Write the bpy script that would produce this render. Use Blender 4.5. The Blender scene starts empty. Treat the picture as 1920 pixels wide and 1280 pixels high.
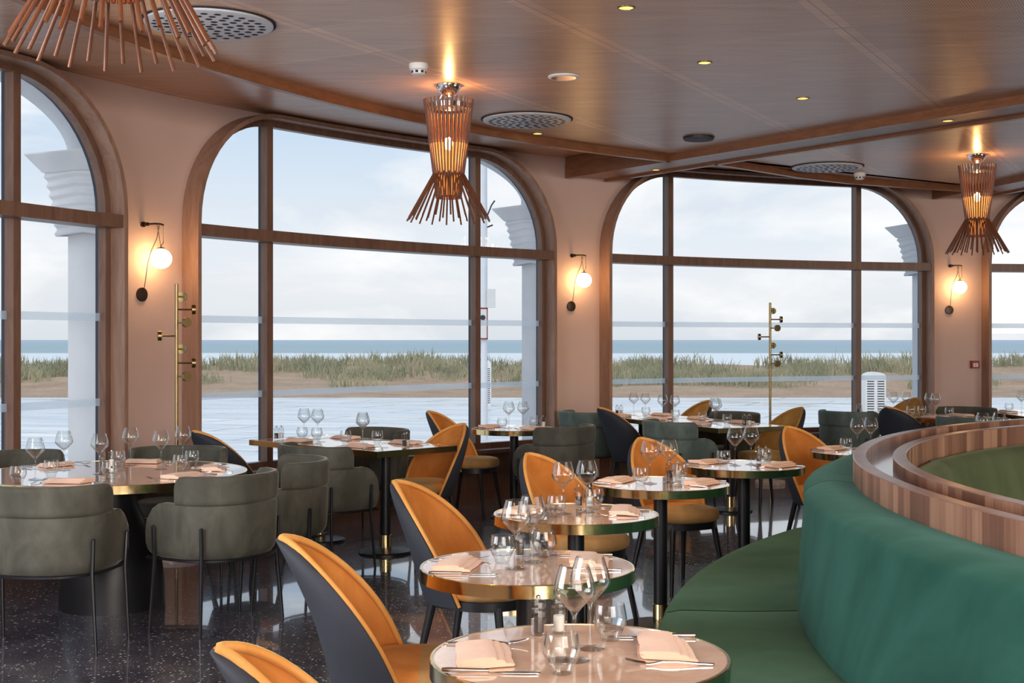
import bpy, math, random
from mathutils import Vector, Matrix
random.seed(7)
SC = bpy.context.scene
COL = SC.collection
PI = math.pi
rad = math.radians
F, PCX, PCY, CAMH = 2480.0, 960.0, 635.0, 1.5      # focal length in px of the 1920 frame, principal row, eye height
CX, CY = 7.43, 3.95                                # centre of the round dining room
RW = 11.6                                          # inner face of the plaster

def lin(r, g, b):
    f = lambda c: (c/255/12.92) if c <= 10 else ((c/255+.055)/1.055)**2.4
    return (f(r), f(g), f(b), 1)

# ------------------------------------------------------------------ materials
class N:
    def __init__(s, name):
        s.m = bpy.data.materials.new(name); s.m.use_nodes = True
        s.t = s.m.node_tree; s.t.nodes.clear()
        s.out = s.n('ShaderNodeOutputMaterial')
    def n(s, typ, **kw):
        nd = s.t.nodes.new(typ)
        for k, v in kw.items():
            if k.startswith('i_'):
                k = k[2:]
                nd.inputs[int(k) if k.isdigit() else k.replace('_', ' ')].default_value = v
            else: setattr(nd, k, v)
        return nd
    def l(s, a, b): s.t.links.new(a, b)
    def math(s, op, a, b=None, c=None):
        nd = s.n('ShaderNodeMath', operation=op)
        for i, v in enumerate((a, b, c)):
            if v is None: continue
            if isinstance(v, (int, float)): nd.inputs[i].default_value = v
            else: s.l(v, nd.inputs[i])
        return nd.outputs[0]
    def dot(s, vec, d):
        nd = s.n('ShaderNodeVectorMath', operation='DOT_PRODUCT'); s.l(vec, nd.inputs[0]); nd.inputs[1].default_value = d
        return nd.outputs['Value']
    def ramp(s, fac, stops, interp='LINEAR'):
        nd = s.n('ShaderNodeValToRGB'); r = nd.color_ramp; r.interpolation = interp
        while len(r.elements) < len(stops): r.elements.new(.5)
        for e, (p, c) in zip(r.elements, stops): e.position = p; e.color = c
        s.l(fac, nd.inputs[0]); return nd.outputs[0]
    def mix(s, fac, a, b, blend='MIX'):
        nd = s.n('ShaderNodeMix', data_type='RGBA', blend_type=blend)
        for i, v in ((0, fac), (6, a), (7, b)):
            if isinstance(v, (int, float, tuple)): nd.inputs[i].default_value = v
            else: s.l(v, nd.inputs[i])
        return nd.outputs[2]
    def pos(s): return s.n('ShaderNodeTexCoord').outputs['Object']
    def noise(s, vec, scale, detail=4, rough=.55, dist=0):
        nd = s.n('ShaderNodeTexNoise', i_Scale=scale, i_Detail=detail, i_Roughness=rough, i_Distortion=dist)
        s.l(vec, nd.inputs['Vector']); return nd.outputs[0]
    def bsdf(s, col, rough=.5, metal=0., **kw):
        b = s.n('ShaderNodeBsdfPrincipled')
        if isinstance(col, tuple): b.inputs['Base Color'].default_value = col
        else: s.l(col, b.inputs['Base Color'])
        if isinstance(rough, (int, float)): b.inputs['Roughness'].default_value = rough
        else: s.l(rough, b.inputs['Roughness'])
        b.inputs['Metallic'].default_value = metal
        for k, v in kw.items(): b.inputs[k.replace('_', ' ')].default_value = v
        s.l(b.outputs[0], s.out.inputs[0]); return b
    def bump(s, b, h, strength=.3, dist=.01):
        nd = s.n('ShaderNodeBump', i_Strength=strength, i_Distance=dist)
        s.l(h, nd.inputs['Height']); s.l(nd.outputs[0], b.inputs['Normal'])

def scaled(k, vec, sc):
    nd = k.n('ShaderNodeMapping'); nd.inputs['Scale'].default_value = sc; k.l(vec, nd.inputs[0]); return nd.outputs[0]
def dark(c, f): return (c[0]*f, c[1]*f, c[2]*f, 1)

def plain(name, c, rough=.5, metal=0., var=.12, scale=6, bump=0, bscale=120, **kw):
    k = N(name); p = k.pos(); nz = k.noise(p, scale)
    col = k.ramp(nz, [(.3, dark(c, 1-var)), (.7, dark(c, 1+var))])
    b = k.bsdf(col, rough, metal, **kw)
    if bump: k.bump(b, k.noise(p, bscale, 3), bump, .004)
    return k.m
def velvet(name, c, c2, sheen=.5, scale=7):
    k = N(name); p = k.pos()
    n1 = k.noise(scaled(k, p, (1, 1, .6)), scale, 5, .6, .6); n2 = k.noise(p, 420, 2)
    col = k.mix(k.math('MULTIPLY', n2, .35), k.ramp(n1, [(.35, c), (.68, c2)]), dark(c, .6))
    b = k.bsdf(col, .85, 0, Sheen_Weight=sheen, Sheen_Roughness=.35, Specular_IOR_Level=.2)
    b.inputs['Sheen Tint'].default_value = (min(1, c2[0]*2.2+.15), min(1, c2[1]*2.2+.15), min(1, c2[2]*2.2+.15), 1)
    k.bump(b, n2, .12, .002); return k.m
def wood(name, c, c2, stretch=(1, 1, 14), rough=.38, scale=3):
    k = N(name); p = scaled(k, k.pos(), stretch)
    n1 = k.noise(p, scale, 6, .6, .8); n2 = k.noise(p, scale*7, 3)
    col = k.ramp(k.math('ADD', k.math('MULTIPLY', n1, .75), k.math('MULTIPLY', n2, .25)), [(.32, c), (.66, c2)])
    b = k.bsdf(col, rough); k.bump(b, n2, .08, .003); return k.m
def metal(name, c, rough=.2):
    k = N(name); nz = k.noise(k.pos(), 30, 3)
    r = k.math('MULTIPLY_ADD', nz, .12, rough-.05); k.bsdf(c, r, 1.0); return k.m
def thin_glass(name, base, edge, tint=(.97, .985, .98, 1), power=3., rough=0.0, noisy=0.):
    k = N(name)
    lw = k.n('ShaderNodeLayerWeight', i_Blend=.5).outputs['Facing']
    fac = k.math('MULTIPLY_ADD', k.math('POWER', lw, power), edge, base)
    t = k.n('ShaderNodeBsdfTransparent'); t.inputs[0].default_value = tint
    g = k.n('ShaderNodeBsdfGlossy'); g.inputs['Roughness'].default_value = rough
    if noisy:
        fac = k.math('ADD', fac, k.math('MULTIPLY', k.noise(k.pos(), 40, 4), noisy))
    m = k.n('ShaderNodeMixShader'); k.l(fac, m.inputs[0]); k.l(t.outputs[0], m.inputs[1]); k.l(g.outputs[0], m.inputs[2])
    k.l(m.outputs[0], k.out.inputs[0]); return k.m
def glow(name, c, strength):
    k = N(name); nz = k.noise(k.pos(), 9, 2)
    e = k.n('ShaderNodeEmission', i_Color=c)
    k.l(k.math('MULTIPLY_ADD', nz, strength*.1, strength*.95), e.inputs[1]); k.l(e.outputs[0], k.out.inputs[0]); return k.m

M = {}
M['orange'] = velvet('orange velvet', lin(190, 116, 50), lin(214, 142, 74), .25)
M['piping'] = velvet('orange piping', lin(214, 146, 72), lin(230, 170, 100), .35)
M['tan'] = velvet('tan velvet', lin(166, 126, 78), lin(190, 150, 98), .25)
M['ochre'] = velvet('glare-toned orange velvet', lin(160, 116, 55), lin(186, 142, 78), .25)  # orange velvet with the tan tone of glare put into its colour
M['navy'] = plain('black shell fabric', lin(38, 42, 52), .75, bump=.25, bscale=300)
M['green'] = velvet('grey green velvet', lin(72, 72, 64), lin(98, 97, 88), .5)
M['green_teal'] = velvet('teal grey velvet', lin(80, 92, 88), lin(108, 122, 116), .5)
M['banquette'] = velvet('emerald velvet back', lin(32, 80, 70), lin(52, 104, 93), .25, 3)
M['banquette_seat'] = velvet('emerald velvet seat in lit and nap tone', lin(54, 88, 66), lin(72, 108, 82), .25, 3)  # same velvet as the back; lighting and nap difference put into its colour
M['booth'] = velvet('olive green velvet', lin(76, 88, 60), lin(94, 106, 76), .2, 3)
M['black'] = plain('black steel', lin(30, 31, 35), .38, .3)
M['brass'] = metal('polished brass', (.78, .6, .3, 1), .12)
M['old_brass'] = metal('brushed brass', (.26, .19, .085, 1), .34)
M['bronze'] = metal('dark bronze', (.09, .065, .05, 1), .4)
M['chrome'] = metal('chrome', (.75, .76, .78, 1), .08)
M['steel'] = metal('cutlery steel', (.5, .51, .53, 1), .12)
M['mullion'] = wood('window joinery oak', lin(96, 68, 54), lin(126, 94, 76), (1, 1, .12), .4, 16)
M['liner'] = wood('arch lining oak', lin(128, 94, 76), lin(160, 126, 106), (1, 1, .12), .45, 16)
M['panel'] = wood('brown wall panelling', lin(86, 60, 48), lin(110, 80, 64), (1, 1, .15), .45, 14)
M['rib'] = wood('dark ceiling rib', lin(110, 68, 44), lin(140, 92, 62), (2, 2, 9), .35, 3)
M['strip'] = wood('pale ceiling strip', lin(140, 104, 88), lin(160, 124, 104), (3, 3, 3), .4, 3)
M['dark_alu'] = plain('dark aluminium', lin(52, 58, 70), .4, .4)
M['white_ext'] = plain('white painted masonry', (.72, .74, .77, 1), .8, var=.05, scale=3, bump=.2, bscale=30)
M['white_plastic'] = plain('white plastic', (.75, .74, .72, 1), .4, var=.03)
M['dark_hole'] = plain('dark recess', (.012, .012, .014, 1), .9)
M['grille'] = plain('pale grey grille', lin(196, 198, 204), .4, var=.04)
M['grey_cover'] = plain('dark grey speaker cloth', lin(62, 62, 66), .7, bump=.3)
M['red'] = plain('red plastic', lin(140, 34, 28), .4)
M['napkin'] = plain('blush linen', lin(232, 196, 172), .9, var=.05, scale=20, bump=.3, bscale=500, Sheen_Weight=.2)
M['salt'] = plain('salt grains', (.8, .77, .74, 1), .9)
M['pepper'] = plain('peppercorns', (.05, .035, .03, 1), .9, var=.6, scale=300)
M['rod'] = wood('walnut dowel', lin(96, 54, 32), lin(126, 76, 48), (1, 1, .2), .4, 20)
M['marble_base'] = plain('pale pink marble', lin(214, 190, 180), .25, var=.08)
M['glass'] = thin_glass('clear glassware', .025, .85, (.97, .98, .98, 1), 2.1)
M['glass_thick'] = thin_glass('thick tumbler base glass', .07, .55, (.93, .95, .95, 1), 2.0, .02)
M['pane'] = thin_glass('window pane', .012, .5, (.965, .975, .975, 1), 5., 0., .02)
M['cord'] = plain('brown cord', lin(60, 42, 30), .6)
M['globe'] = glow('opal glass globe', (1, .60, .26, 1), 24)
M['bulb'] = glow('warm bulb', (1, .62, .26, 1), 26)
M['led'] = glow('downlight lens', (1, .52, .12, 1), 3.2)
def _amber():
    k = N('amber diffuser'); nz = k.noise(k.pos(), 20, 2)
    e = k.n('ShaderNodeEmission', i_Color=(1, .28, .05, 1)); k.l(k.math('MULTIPLY_ADD', nz, 1.2, 1.8), e.inputs[1])
    t = k.n('ShaderNodeBsdfTransparent'); m = k.n('ShaderNodeMixShader', i_Fac=.68)
    k.l(t.outputs[0], m.inputs[1]); k.l(e.outputs[0], m.inputs[2]); k.l(m.outputs[0], k.out.inputs[0]); return k.m
M['amber'] = _amber()
def _frost():
    k = N('frosted film'); nz = k.noise(k.pos(), 60, 3)
    d = k.n('ShaderNodeBsdfTranslucent', i_Color=(.72, .75, .77, 1)); t = k.n('ShaderNodeBsdfTransparent')
    m = k.n('ShaderNodeMixShader'); k.l(k.math('MULTIPLY_ADD', nz, .12, .56), m.inputs[0])
    k.l(t.outputs[0], m.inputs[1]); k.l(d.outputs[0], m.inputs[2]); k.l(m.outputs[0], k.out.inputs[0]); return k.m
M['frost'] = _frost()
def _plaster():
    k = N('blush plaster'); p = k.pos(); n1 = k.noise(p, 1.3, 5); n2 = k.noise(p, 90, 3)
    b = k.bsdf(k.ramp(n1, [(.3, (.56, .40, .345, 1)), (.7, (.62, .45, .39, 1))]), .75); k.bump(b, n2, .06, .003); return k.m
M['plaster'] = _plaster()
def _marble():
    k = N('glossy beige marble top'); p = k.pos()
    v = k.noise(p, 5, 8, .65, 1.6); v2 = k.noise(p, 60, 3)
    c = k.ramp(v, [(.3, lin(222, 182, 152)), (.55, lin(238, 204, 178)), (.8, lin(246, 222, 204))])
    c = k.mix(k.math('MULTIPLY', v2, .2), c, lin(208, 172, 146))
    b = k.bsdf(c, .09, 0, Specular_IOR_Level=.6, Coat_Weight=.8, Coat_Roughness=.03, Coat_IOR=1.6); return k.m
M['marble'] = _marble()
def _floor():
    k = N('polished dark terrazzo'); p = k.pos()
    base = k.ramp(k.noise(p, 3.2, 6, .65, .7), [(.3, lin(62, 62, 74)), (.7, lin(112, 104, 110))])
    base = k.mix(k.math('MULTIPLY', k.noise(p, 60, 4, .7), .55), base, lin(52, 52, 64))
    for sc, th, colr in ((58, .26, (.78, .75, .72, 1)), (110, .26, (.42, .38, .38, 1))):
        v = k.n('ShaderNodeTexVoronoi', i_Scale=sc, i_Randomness=1.0); k.l(p, v.inputs['Vector'])
        sep = k.n('ShaderNodeSeparateColor'); k.l(v.outputs['Color'], sep.inputs[0])
        thr = k.math('MULTIPLY', k.math('GREATER_THAN', sep.outputs[0], .68), k.math('MULTIPLY_ADD', sep.outputs[1], th*1.2, th*.35))
        base = k.mix(k.math('LESS_THAN', v.outputs['Distance'], thr), base, colr)
    r = k.math('MULTIPLY_ADD', k.noise(p, 7, 4), .14, .12)
    b = k.bsdf(base, r, 0, IOR=1.8, Specular_IOR_Level=.5, Coat_Weight=1.0, Coat_Roughness=.03, Coat_IOR=1.7)
    k.bump(b, k.noise(scaled(k, p, (1, .6, 1)), 16, 3), .03, .002); return k.m
M['floor'] = _floor()
AL = rad(61.7)
def _ceil(name, c, c2, pitch=.0135, dots=True):
    k = N(name); p = k.pos()
    u = k.math('ADD', k.dot(p, (math.sin(AL), -math.cos(AL), 0)), 3.08+12.7)
    v = k.math('ADD', k.dot(p, (math.cos(AL), math.sin(AL), 0)), -5.74+13.6)
    fu = k.math('FRACT', k.math('DIVIDE', u, 1.27)); fv = k.math('FRACT', k.math('DIVIDE', v, .68))
    du = k.math('MULTIPLY', k.math('SUBTRACT', .5, k.math('ABSOLUTE', k.math('SUBTRACT', fu, .5))), 1.27)
    dv = k.math('MULTIPLY', k.math('SUBTRACT', .5, k.math('ABSOLUTE', k.math('SUBTRACT', fv, .5))), .68)
    grain = k.noise(scaled(k, p, (1.2, 9, 1)), 1.6, 5, .6, .5)
    cell = k.n('ShaderNodeTexWhiteNoise', noise_dimensions='2D')
    cb = k.n('ShaderNodeCombineXYZ'); k.l(k.math('FLOOR', k.math('DIVIDE', u, 1.27)), cb.inputs[0]); k.l(k.math('FLOOR', k.math('DIVIDE', v, .68)), cb.inputs[1])
    k.l(cb.outputs[0], cell.inputs['Vector'])
    col = k.ramp(k.math('MULTIPLY_ADD', cell.outputs['Value'], .18, k.math('MULTIPLY', grain, .9)), [(.3, c), (.72, c2)])
    if dots:
        su = k.math('SUBTRACT', k.math('FRACT', k.math('DIVIDE', u, pitch)), .5)
        sv = k.math('SUBTRACT', k.math('FRACT', k.math('DIVIDE', v, pitch)), .5)
        d2 = k.math('ADD', k.math('MULTIPLY', su, su), k.math('MULTIPLY', sv, sv))
        hole = k.math('MULTIPLY', k.math('LESS_THAN', d2, .075), k.math('MULTIPLY', k.math('GREATER_THAN', du, .055), k.math('GREATER_THAN', dv, .02)))
        col = k.mix(hole, col, (.02, .014, .012, 1))
    seam = k.math('MAXIMUM', k.math('LESS_THAN', dv, .004), k.math('LESS_THAN', du, .003))
    col = k.mix(k.math('MULTIPLY', seam, .75), col, (.03, .02, .016, 1))
    k.bsdf(col, .33, 0, Specular_IOR_Level=.5); return k.m
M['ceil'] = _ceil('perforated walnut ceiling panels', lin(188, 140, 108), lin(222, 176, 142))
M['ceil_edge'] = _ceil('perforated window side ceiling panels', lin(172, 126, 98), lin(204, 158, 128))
def _planks():
    k = N('vertical walnut strips'); p = k.pos(); s = k.n('ShaderNodeSeparateXYZ'); k.l(p, s.inputs[0])
    a = k.math('ARCTAN2', s.outputs[1], s.outputs[0]); idx = k.math('FLOOR', k.math('MULTIPLY', a, 78))
    w = k.n('ShaderNodeTexWhiteNoise', noise_dimensions='1D'); k.l(idx, w.inputs['W'])
    g = k.noise(scaled(k, p, (30, 30, 1.2)), 2.2, 5, .65)
    f = k.math('MULTIPLY_ADD', w.outputs['Value'], .5, k.math('MULTIPLY', g, .5))
    b = k.bsdf(k.ramp(f, [(.2, lin(98, 68, 56)), (.5, lin(134, 96, 78)), (.8, lin(172, 134, 110))]), .34); return k.m
M['planks'] = _planks()
M['ledge'] = wood('walnut ledge top', lin(120, 96, 88), lin(150, 124, 112), (1, 1, 1), .28, 6)
M['trough'] = wood('lacquered walnut trough', lin(86, 56, 44), lin(120, 82, 64), (6, 2, 1), .12, 2)
def _paving():
    k = N('wet pale paving'); p = k.pos()
    br = k.n('ShaderNodeTexBrick', i_Scale=1.0); br.offset = .5
    br.inputs['Mortar Size'].default_value = .045; br.inputs['Brick Width'].default_value = 3.0; br.inputs['Row Height'].default_value = 1.5
    br.inputs['Color1'].default_value = lin(222, 224, 226); br.inputs['Color2'].default_value = lin(232, 234, 236); br.inputs['Mortar'].default_value = lin(128, 132, 136)
    rot = k.n('ShaderNodeMapping'); rot.inputs['Rotation'].default_value = (0, 0, rad(24)); k.l(p, rot.inputs[0]); k.l(rot.outputs[0], br.inputs['Vector'])
    wet = k.noise(scaled(k, p, (.25, 1.4, 1)), 1.0, 5, .6)
    c = k.mix(k.ramp(wet, [(.4, (0, 0, 0, 1)), (.62, (1, 1, 1, 1))]), br.outputs[0], lin(210, 212, 214))
    k.bsdf(c, k.ramp(wet, [(.38, (.1, .1, .1, 1)), (.62, (.6, .6, .6, 1))]), 0, Specular_IOR_Level=.35); return k.m
M['paving'] = _paving()
def _sand():
    k = N('dune sand'); p = k.pos(); n = k.noise(p, .8, 6, .6); n2 = k.noise(p, 9, 4)
    c = k.ramp(k.math('MULTIPLY_ADD', n2, .4, k.math('MULTIPLY', n, .6)), [(.3, lin(150, 122, 98)), (.7, lin(196, 168, 142))])
    b = k.bsdf(c, .95); k.bump(b, n2, .5, .1); return k.m
M['sand'] = _sand()
def _sea():
    k = N('grey green sea'); p = k.pos(); s = k.n('ShaderNodeSeparateXYZ'); k.l(p, s.inputs[0])
    n = k.noise(scaled(k, p, (.012, .05, 1)), 1., 6, .65)
    far = k.math('DIVIDE', s.outputs[1], 2600); 
    c = k.ramp(far, [(.1, lin(162, 178, 181)), (.4, lin(158, 176, 182)), (1., lin(168, 182, 190))])
    foam = k.math('MULTIPLY', k.ramp(n, [(.66, (0, 0, 0, 1)), (.72, (1, 1, 1, 1))]), k.ramp(far, [(.15, (1, 1, 1, 1)), (.33, (0, 0, 0, 1))]))
    surf = k.ramp(k.math('MULTIPLY_ADD', n, .03, far), [(.0, (1, 1, 1, 1)), (.208, (1, 1, 1, 1)), (.212, (0, 0, 0, 1))])
    c = k.mix(k.math('MAXIMUM', foam, surf), c, lin(226, 228, 228))
    k.bsdf(c, .6, 0, Specular_IOR_Level=.2); return k.m
M['sea'] = _sea()
def _grass():
    k = N('marram grass'); p = k.pos(); n = k.noise(p, .9, 4, .7)
    k.bsdf(k.ramp(n, [(.3, lin(124, 128, 102)), (.5, lin(156, 154, 126)), (.7, lin(196, 182, 150))]), .9); return k.m
M['grass'] = _grass()

# ------------------------------------------------------------------ mesh helpers
class MB:
    def __init__(s): s.v = []; s.f = []; s.mi = []
    def add(s, vs, fs, mi=0):
        o = len(s.v); s.v += [tuple(v) for v in vs]
        for f in fs: s.f.append(tuple(i+o for i in f)); s.mi.append(mi)
        return s
    def box(s, a, b, mi=0):
        (x0, y0, z0), (x1, y1, z1) = a, b
        return s.add([(x0, y0, z0), (x1, y0, z0), (x1, y1, z0), (x0, y1, z0), (x0, y0, z1), (x1, y0, z1), (x1, y1, z1), (x0, y1, z1)],
              [(0, 3, 2, 1), (4, 5, 6, 7), (0, 1, 5, 4), (1, 2, 6, 5), (2, 3, 7, 6), (3, 0, 4, 7)], mi)
    def lathe(s, prof, n=24, c=(0, 0, 0), mi=0, close=False):
        vs, fs = [], []
        for r, z in prof:
            for i in range(n):
                a = 2*PI*i/n; vs.append((c[0]+r*math.cos(a), c[1]+r*math.sin(a), c[2]+z))
        m = len(prof)
        for j in range(m-1 if not close else m):
            for i in range(n):
                a, b = j*n+i, j*n+(i+1) % n; q = ((j+1) % m)*n
                fs.append((a, b, q+(i+1) % n, q+i))
        if not close:
            if prof[0][0] > 1e-5: fs.append(tuple(range(n-1, -1, -1)))
            if prof[-1][0] > 1e-5: fs.append(tuple(range((m-1)*n, m*n)))
        return s.add(vs, fs, mi)
    def tube(s, pts, r, n=8, mi=0, closed=False):
        pts = [Vector(p) for p in pts]; m = len(pts); vs, fs = [], []
        rr = r if isinstance(r, (list, tuple)) else [r]*m
        up = None
        for i, p in enumerate(pts):
            a = pts[i-1] if (i or closed) else p; b = pts[(i+1) % m] if (i < m-1 or closed) else p
            t = (b-a); t = t.normalized() if t.length > 1e-9 else Vector((0, 0, 1))
            if up is None: up = t.orthogonal().normalized()
            up = (up-t*up.dot(t)); up = up.normalized() if up.length > 1e-6 else t.orthogonal().normalized()
            w = t.cross(up)
            for j in range(n):
                q = 2*PI*j/n; vs.append(p+(up*math.cos(q)+w*math.sin(q))*rr[i])
        for i in range(m if closed else m-1):
            for j in range(n):
                a = i*n+j; b = i*n+(j+1) % n; o = ((i+1) % m)*n
                fs.append((a, b, o+(j+1) % n, o+j))
        if not closed: fs += [tuple(range(n-1, -1, -1)), tuple(range((m-1)*n, m*n))]
        return s.add(vs, fs, mi)
    def grid(s, rows, mi=0, wrap=False):
        m, n = len(rows), len(rows[0]); vs = [p for r in rows for p in r]; fs = []
        for i in range(m-1):
            for j in range(n if wrap else n-1):
                a, b = i*n+j, i*n+(j+1) % n
                fs.append((a, b, b+n, a+n))
        return s.add(vs, fs, mi)
    def solid(s, A, B, mi=0):
        """two matching grids closed along their border"""
        m, n = len(A), len(A[0]); s.grid(A, mi); s.grid([list(reversed(r)) for r in B], mi)
        for i in range(m-1):
            s.add([A[i][0], A[i+1][0], B[i+1][0], B[i][0]], [(0, 1, 2, 3)], mi)
            s.add([A[i][-1], B[i][-1], B[i+1][-1], A[i+1][-1]], [(0, 1, 2, 3)], mi)
        for j in range(n-1):
            s.add([A[0][j], B[0][j], B[0][j+1], A[0][j+1]], [(0, 1, 2, 3)], mi)
            s.add([A[-1][j], A[-1][j+1], B[-1][j+1], B[-1][j]], [(0, 1, 2, 3)], mi)
        return s
    def build(s, name, mats, parent=None, smooth=35, weld=True):
        me = bpy.data.meshes.new(name)
        me.from_pydata(s.v, [], s.f)
        if not isinstance(mats, (list, tuple)): mats = [mats]
        for m in mats: me.materials.append(M[m] if isinstance(m, str) else m)
        me.polygons.foreach_set('material_index', s.mi)
        if weld:
            import bmesh
            bm = bmesh.new(); bm.from_mesh(me); bmesh.ops.remove_doubles(bm, verts=bm.verts, dist=1e-5)
            bmesh.ops.recalc_face_normals(bm, faces=bm.faces); bm.to_mesh(me); bm.free()
        if smooth:
            me.polygons.foreach_set('use_smooth', [True]*len(me.polygons))
            me.set_sharp_from_angle(angle=rad(smooth))
        me.update()
        o = bpy.data.objects.new(name, me); COL.objects.link(o)
        if parent is not None: o.parent = parent
        return o

def tag(o, label, cat, group=None, kind=None):
    if label: o['label'] = label
    if cat: o['category'] = cat
    if group: o['group'] = group
    if kind: o['kind'] = kind
    return o
def thing(name, label, cat, loc=(0, 0, 0), rot=0, group=None):
    o = bpy.data.objects.new(name, None); COL.objects.link(o); o.empty_display_size = .1
    o.location = loc; o.rotation_euler = (0, 0, rot); return tag(o, label, cat, group)
def struct(o): o['kind'] = 'structure'; return o
KIDS = {}
def family(root):
    ch = {}
    for o in COL.objects:
        if o.parent: ch.setdefault(o.parent.name, []).append(o)
    KIDS.update(ch)
def dup(root, loc, rot, label, group=None):
    r = root.copy(); COL.objects.link(r); r.location = loc; r.rotation_euler = (0, 0, rot); r['label'] = label
    if group: r['group'] = group
    for ch in KIDS.get(root.name, []):
        c = ch.copy(); COL.objects.link(c); c.parent = r
        for g in KIDS.get(ch.name, []):
            d = g.copy(); COL.objects.link(d); d.parent = c
    return r
class Maker:
    """first call moves the prototype itself, later calls copy it"""
    def __init__(s, root): s.root = root; s.used = False; family(root)
    def __call__(s, loc, rot, label, group=None):
        if not s.used:
            s.used = True; r = s.root; r.location = loc; r.rotation_euler = (0, 0, rot); r['label'] = label
            if group: r['group'] = group
            return r
        return dup(s.root, loc, rot, label, group)
def ray_at(px, py, h):
    """plan position of what the photograph shows at (px, py) if it lies at height h"""
    y = (h-CAMH)*F/(PCY-py); return ((px-PCX)/F*y, y)
def pol(r, deg, z=None, c=(CX, CY)):
    a = rad(deg); p = (c[0]+r*math.cos(a), c[1]+r*math.sin(a))
    return p if z is None else (p[0], p[1], z)

# ------------------------------------------------------------------ shell of the room
ZP, ZM, ZB = 3.315, 3.17, 3.105        # ceiling by the windows, main ceiling, underside of ribs
HW, AR, TOP, SILL = 2.08, .88, 3.265, .46   # arch opening: half width, corner radius, crown, sill
WIN = [162.82, 138.22, 113.76, 89.25]

def cyl(th0, u, r, z):
    th = rad(th0)-u/11.5
    return (CX+r*math.cos(th), CY+r*math.sin(th), z)
def arch_h(u, hw=HW, ar=AR, top=TOP):
    e = abs(u)-(hw-ar)
    return top if e <= 0 else top-ar+math.sqrt(max(0, ar*ar-e*e))
def arch_path(t=0., zb=SILL, nf=14, na=14, nv=4):
    hw, ar, top = HW+t, AR+t, TOP+t; p = []
    for i in range(nv): p.append((-hw, zb+(top-ar-zb)*i/nv))
    for i in range(na): a = PI-PI/2*i/na; p.append((-hw+ar+ar*math.cos(a), top-ar+ar*math.sin(a)))
    for i in range(nf): p.append((-hw+ar+2*(hw-ar)*i/nf, top))
    for i in range(na): a = PI/2-PI/2*i/na; p.append((hw-ar+ar*math.cos(a), top-ar+ar*math.sin(a)))
    for i in range(nv+1): p.append((hw, top-ar-(top-ar-zb)*i/nv))
    return p
def sweep(mb, th, t0, t1, r0, r1, zb=SILL, mi=0):
    A, B = arch_path(t0, zb), arch_path(t1, zb)
    for i in range(len(A)-1):
        q = [(A[i], A[i+1]), (B[i], B[i+1])]
        a0, a1 = [cyl(th, *(p[0], r0, p[1])) for p in (A[i], A[i+1])]; a2, a3 = [cyl(th, *(p[0], r1, p[1])) for p in (A[i], A[i+1])]
        b0, b1 = [cyl(th, *(p[0], r0, p[1])) for p in (B[i], B[i+1])]; b2, b3 = [cyl(th, *(p[0], r1, p[1])) for p in (B[i], B[i+1])]
        mb.add([a0, a1, b1, b0], [(0, 1, 2, 3)], mi); mb.add([a2, a3, b3, b2], [(3, 2, 1, 0)], mi)
        mb.add([a0, a1, a3, a2], [(3, 2, 1, 0)], mi); mb.add([b0, b1, b3, b2], [(0, 1, 2, 3)], mi)
    for k in (0, -1):
        mb.add([cyl(th, A[k][0], r0, zb), cyl(th, A[k][0], r1, zb), cyl(th, B[k][0], r1, zb), cyl(th, B[k][0], r0, zb)], [(0, 1, 2, 3)], mi)
    return mb
def curved_box(mb, th, u0, u1, r0, r1, z0, z1, n=12, mi=0):
    A = []; 
    ring = []
    for i in range(n+1):
        u = u0+(u1-u0)*i/n
        ring.append([cyl(th, u, r0, z0), cyl(th, u, r0, z1), cyl(th, u, r1, z1), cyl(th, u, r1, z0)])
    mb.grid(ring, mi, wrap=True)
    mb.add(ring[0], [(0, 1, 2, 3)], mi); mb.add(ring[-1], [(3, 2, 1, 0)], mi)
    return mb

# plaster wall round the room, pierced by the four arched windows; a plain wall closes the rest
wall = MB()
edges = []
for th in WIN:
    us = sorted(set([-HW-.001, HW+.001]+[-HW+AR-AR*math.cos(PI/2*i/12) for i in range(13)]+[HW-AR+AR*math.cos(PI/2*i/12) for i in range(13)]+[-1.2+2.4*i/10 for i in range(11)]))
    for a, b in zip(us[:-1], us[1:]):
        if b-a < 1e-6: continue
        za, zb_ = arch_h(min(max(a, -HW), HW)), arch_h(min(max(b, -HW), HW))
        wall.add([cyl(th, a, RW, za), cyl(th, b, RW, zb_), cyl(th, b, RW, ZP+.1), cyl(th, a, RW, ZP+.1)], [(0, 1, 2, 3)])
        wall.add([cyl(th, a, RW, 0), cyl(th, b, RW, 0), cyl(th, b, RW, SILL), cyl(th, a, RW, SILL)], [(0, 1, 2, 3)])
hwd = math.degrees((HW+.001)/11.5)
spans = [(WIN[i+1]+hwd, WIN[i]-hwd) for i in range(3)]
for a, b in spans:
    for i in range(4):
        t0, t1 = a+(b-a)*i/4, a+(b-a)*(i+1)/4
        wall.add([pol(RW, t0, 0), pol(RW, t1, 0), pol(RW, t1, ZP+.1), pol(RW, t0, ZP+.1)], [(0, 1, 2, 3)])
struct(wall.build('wall_back', 'plaster', smooth=30))
def round_wall(name, a, b):
    w = MB(); n = max(2, int(abs(b-a)/3))
    for i in range(n):
        t0, t1 = a+(b-a)*i/n, a+(b-a)*(i+1)/n
        w.add([pol(RW, t0, 0), pol(RW, t1, 0), pol(RW, t1, ZP+.1), pol(RW, t0, ZP+.1)], [(0, 1, 2, 3)])
    return struct(w.build(name, 'plaster', smooth=30))
round_wall('wall_left', WIN[0]+hwd, 230)
round_wall('wall_front', 230, 330)
round_wall('wall_right', -30, WIN[3]-hwd)

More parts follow.
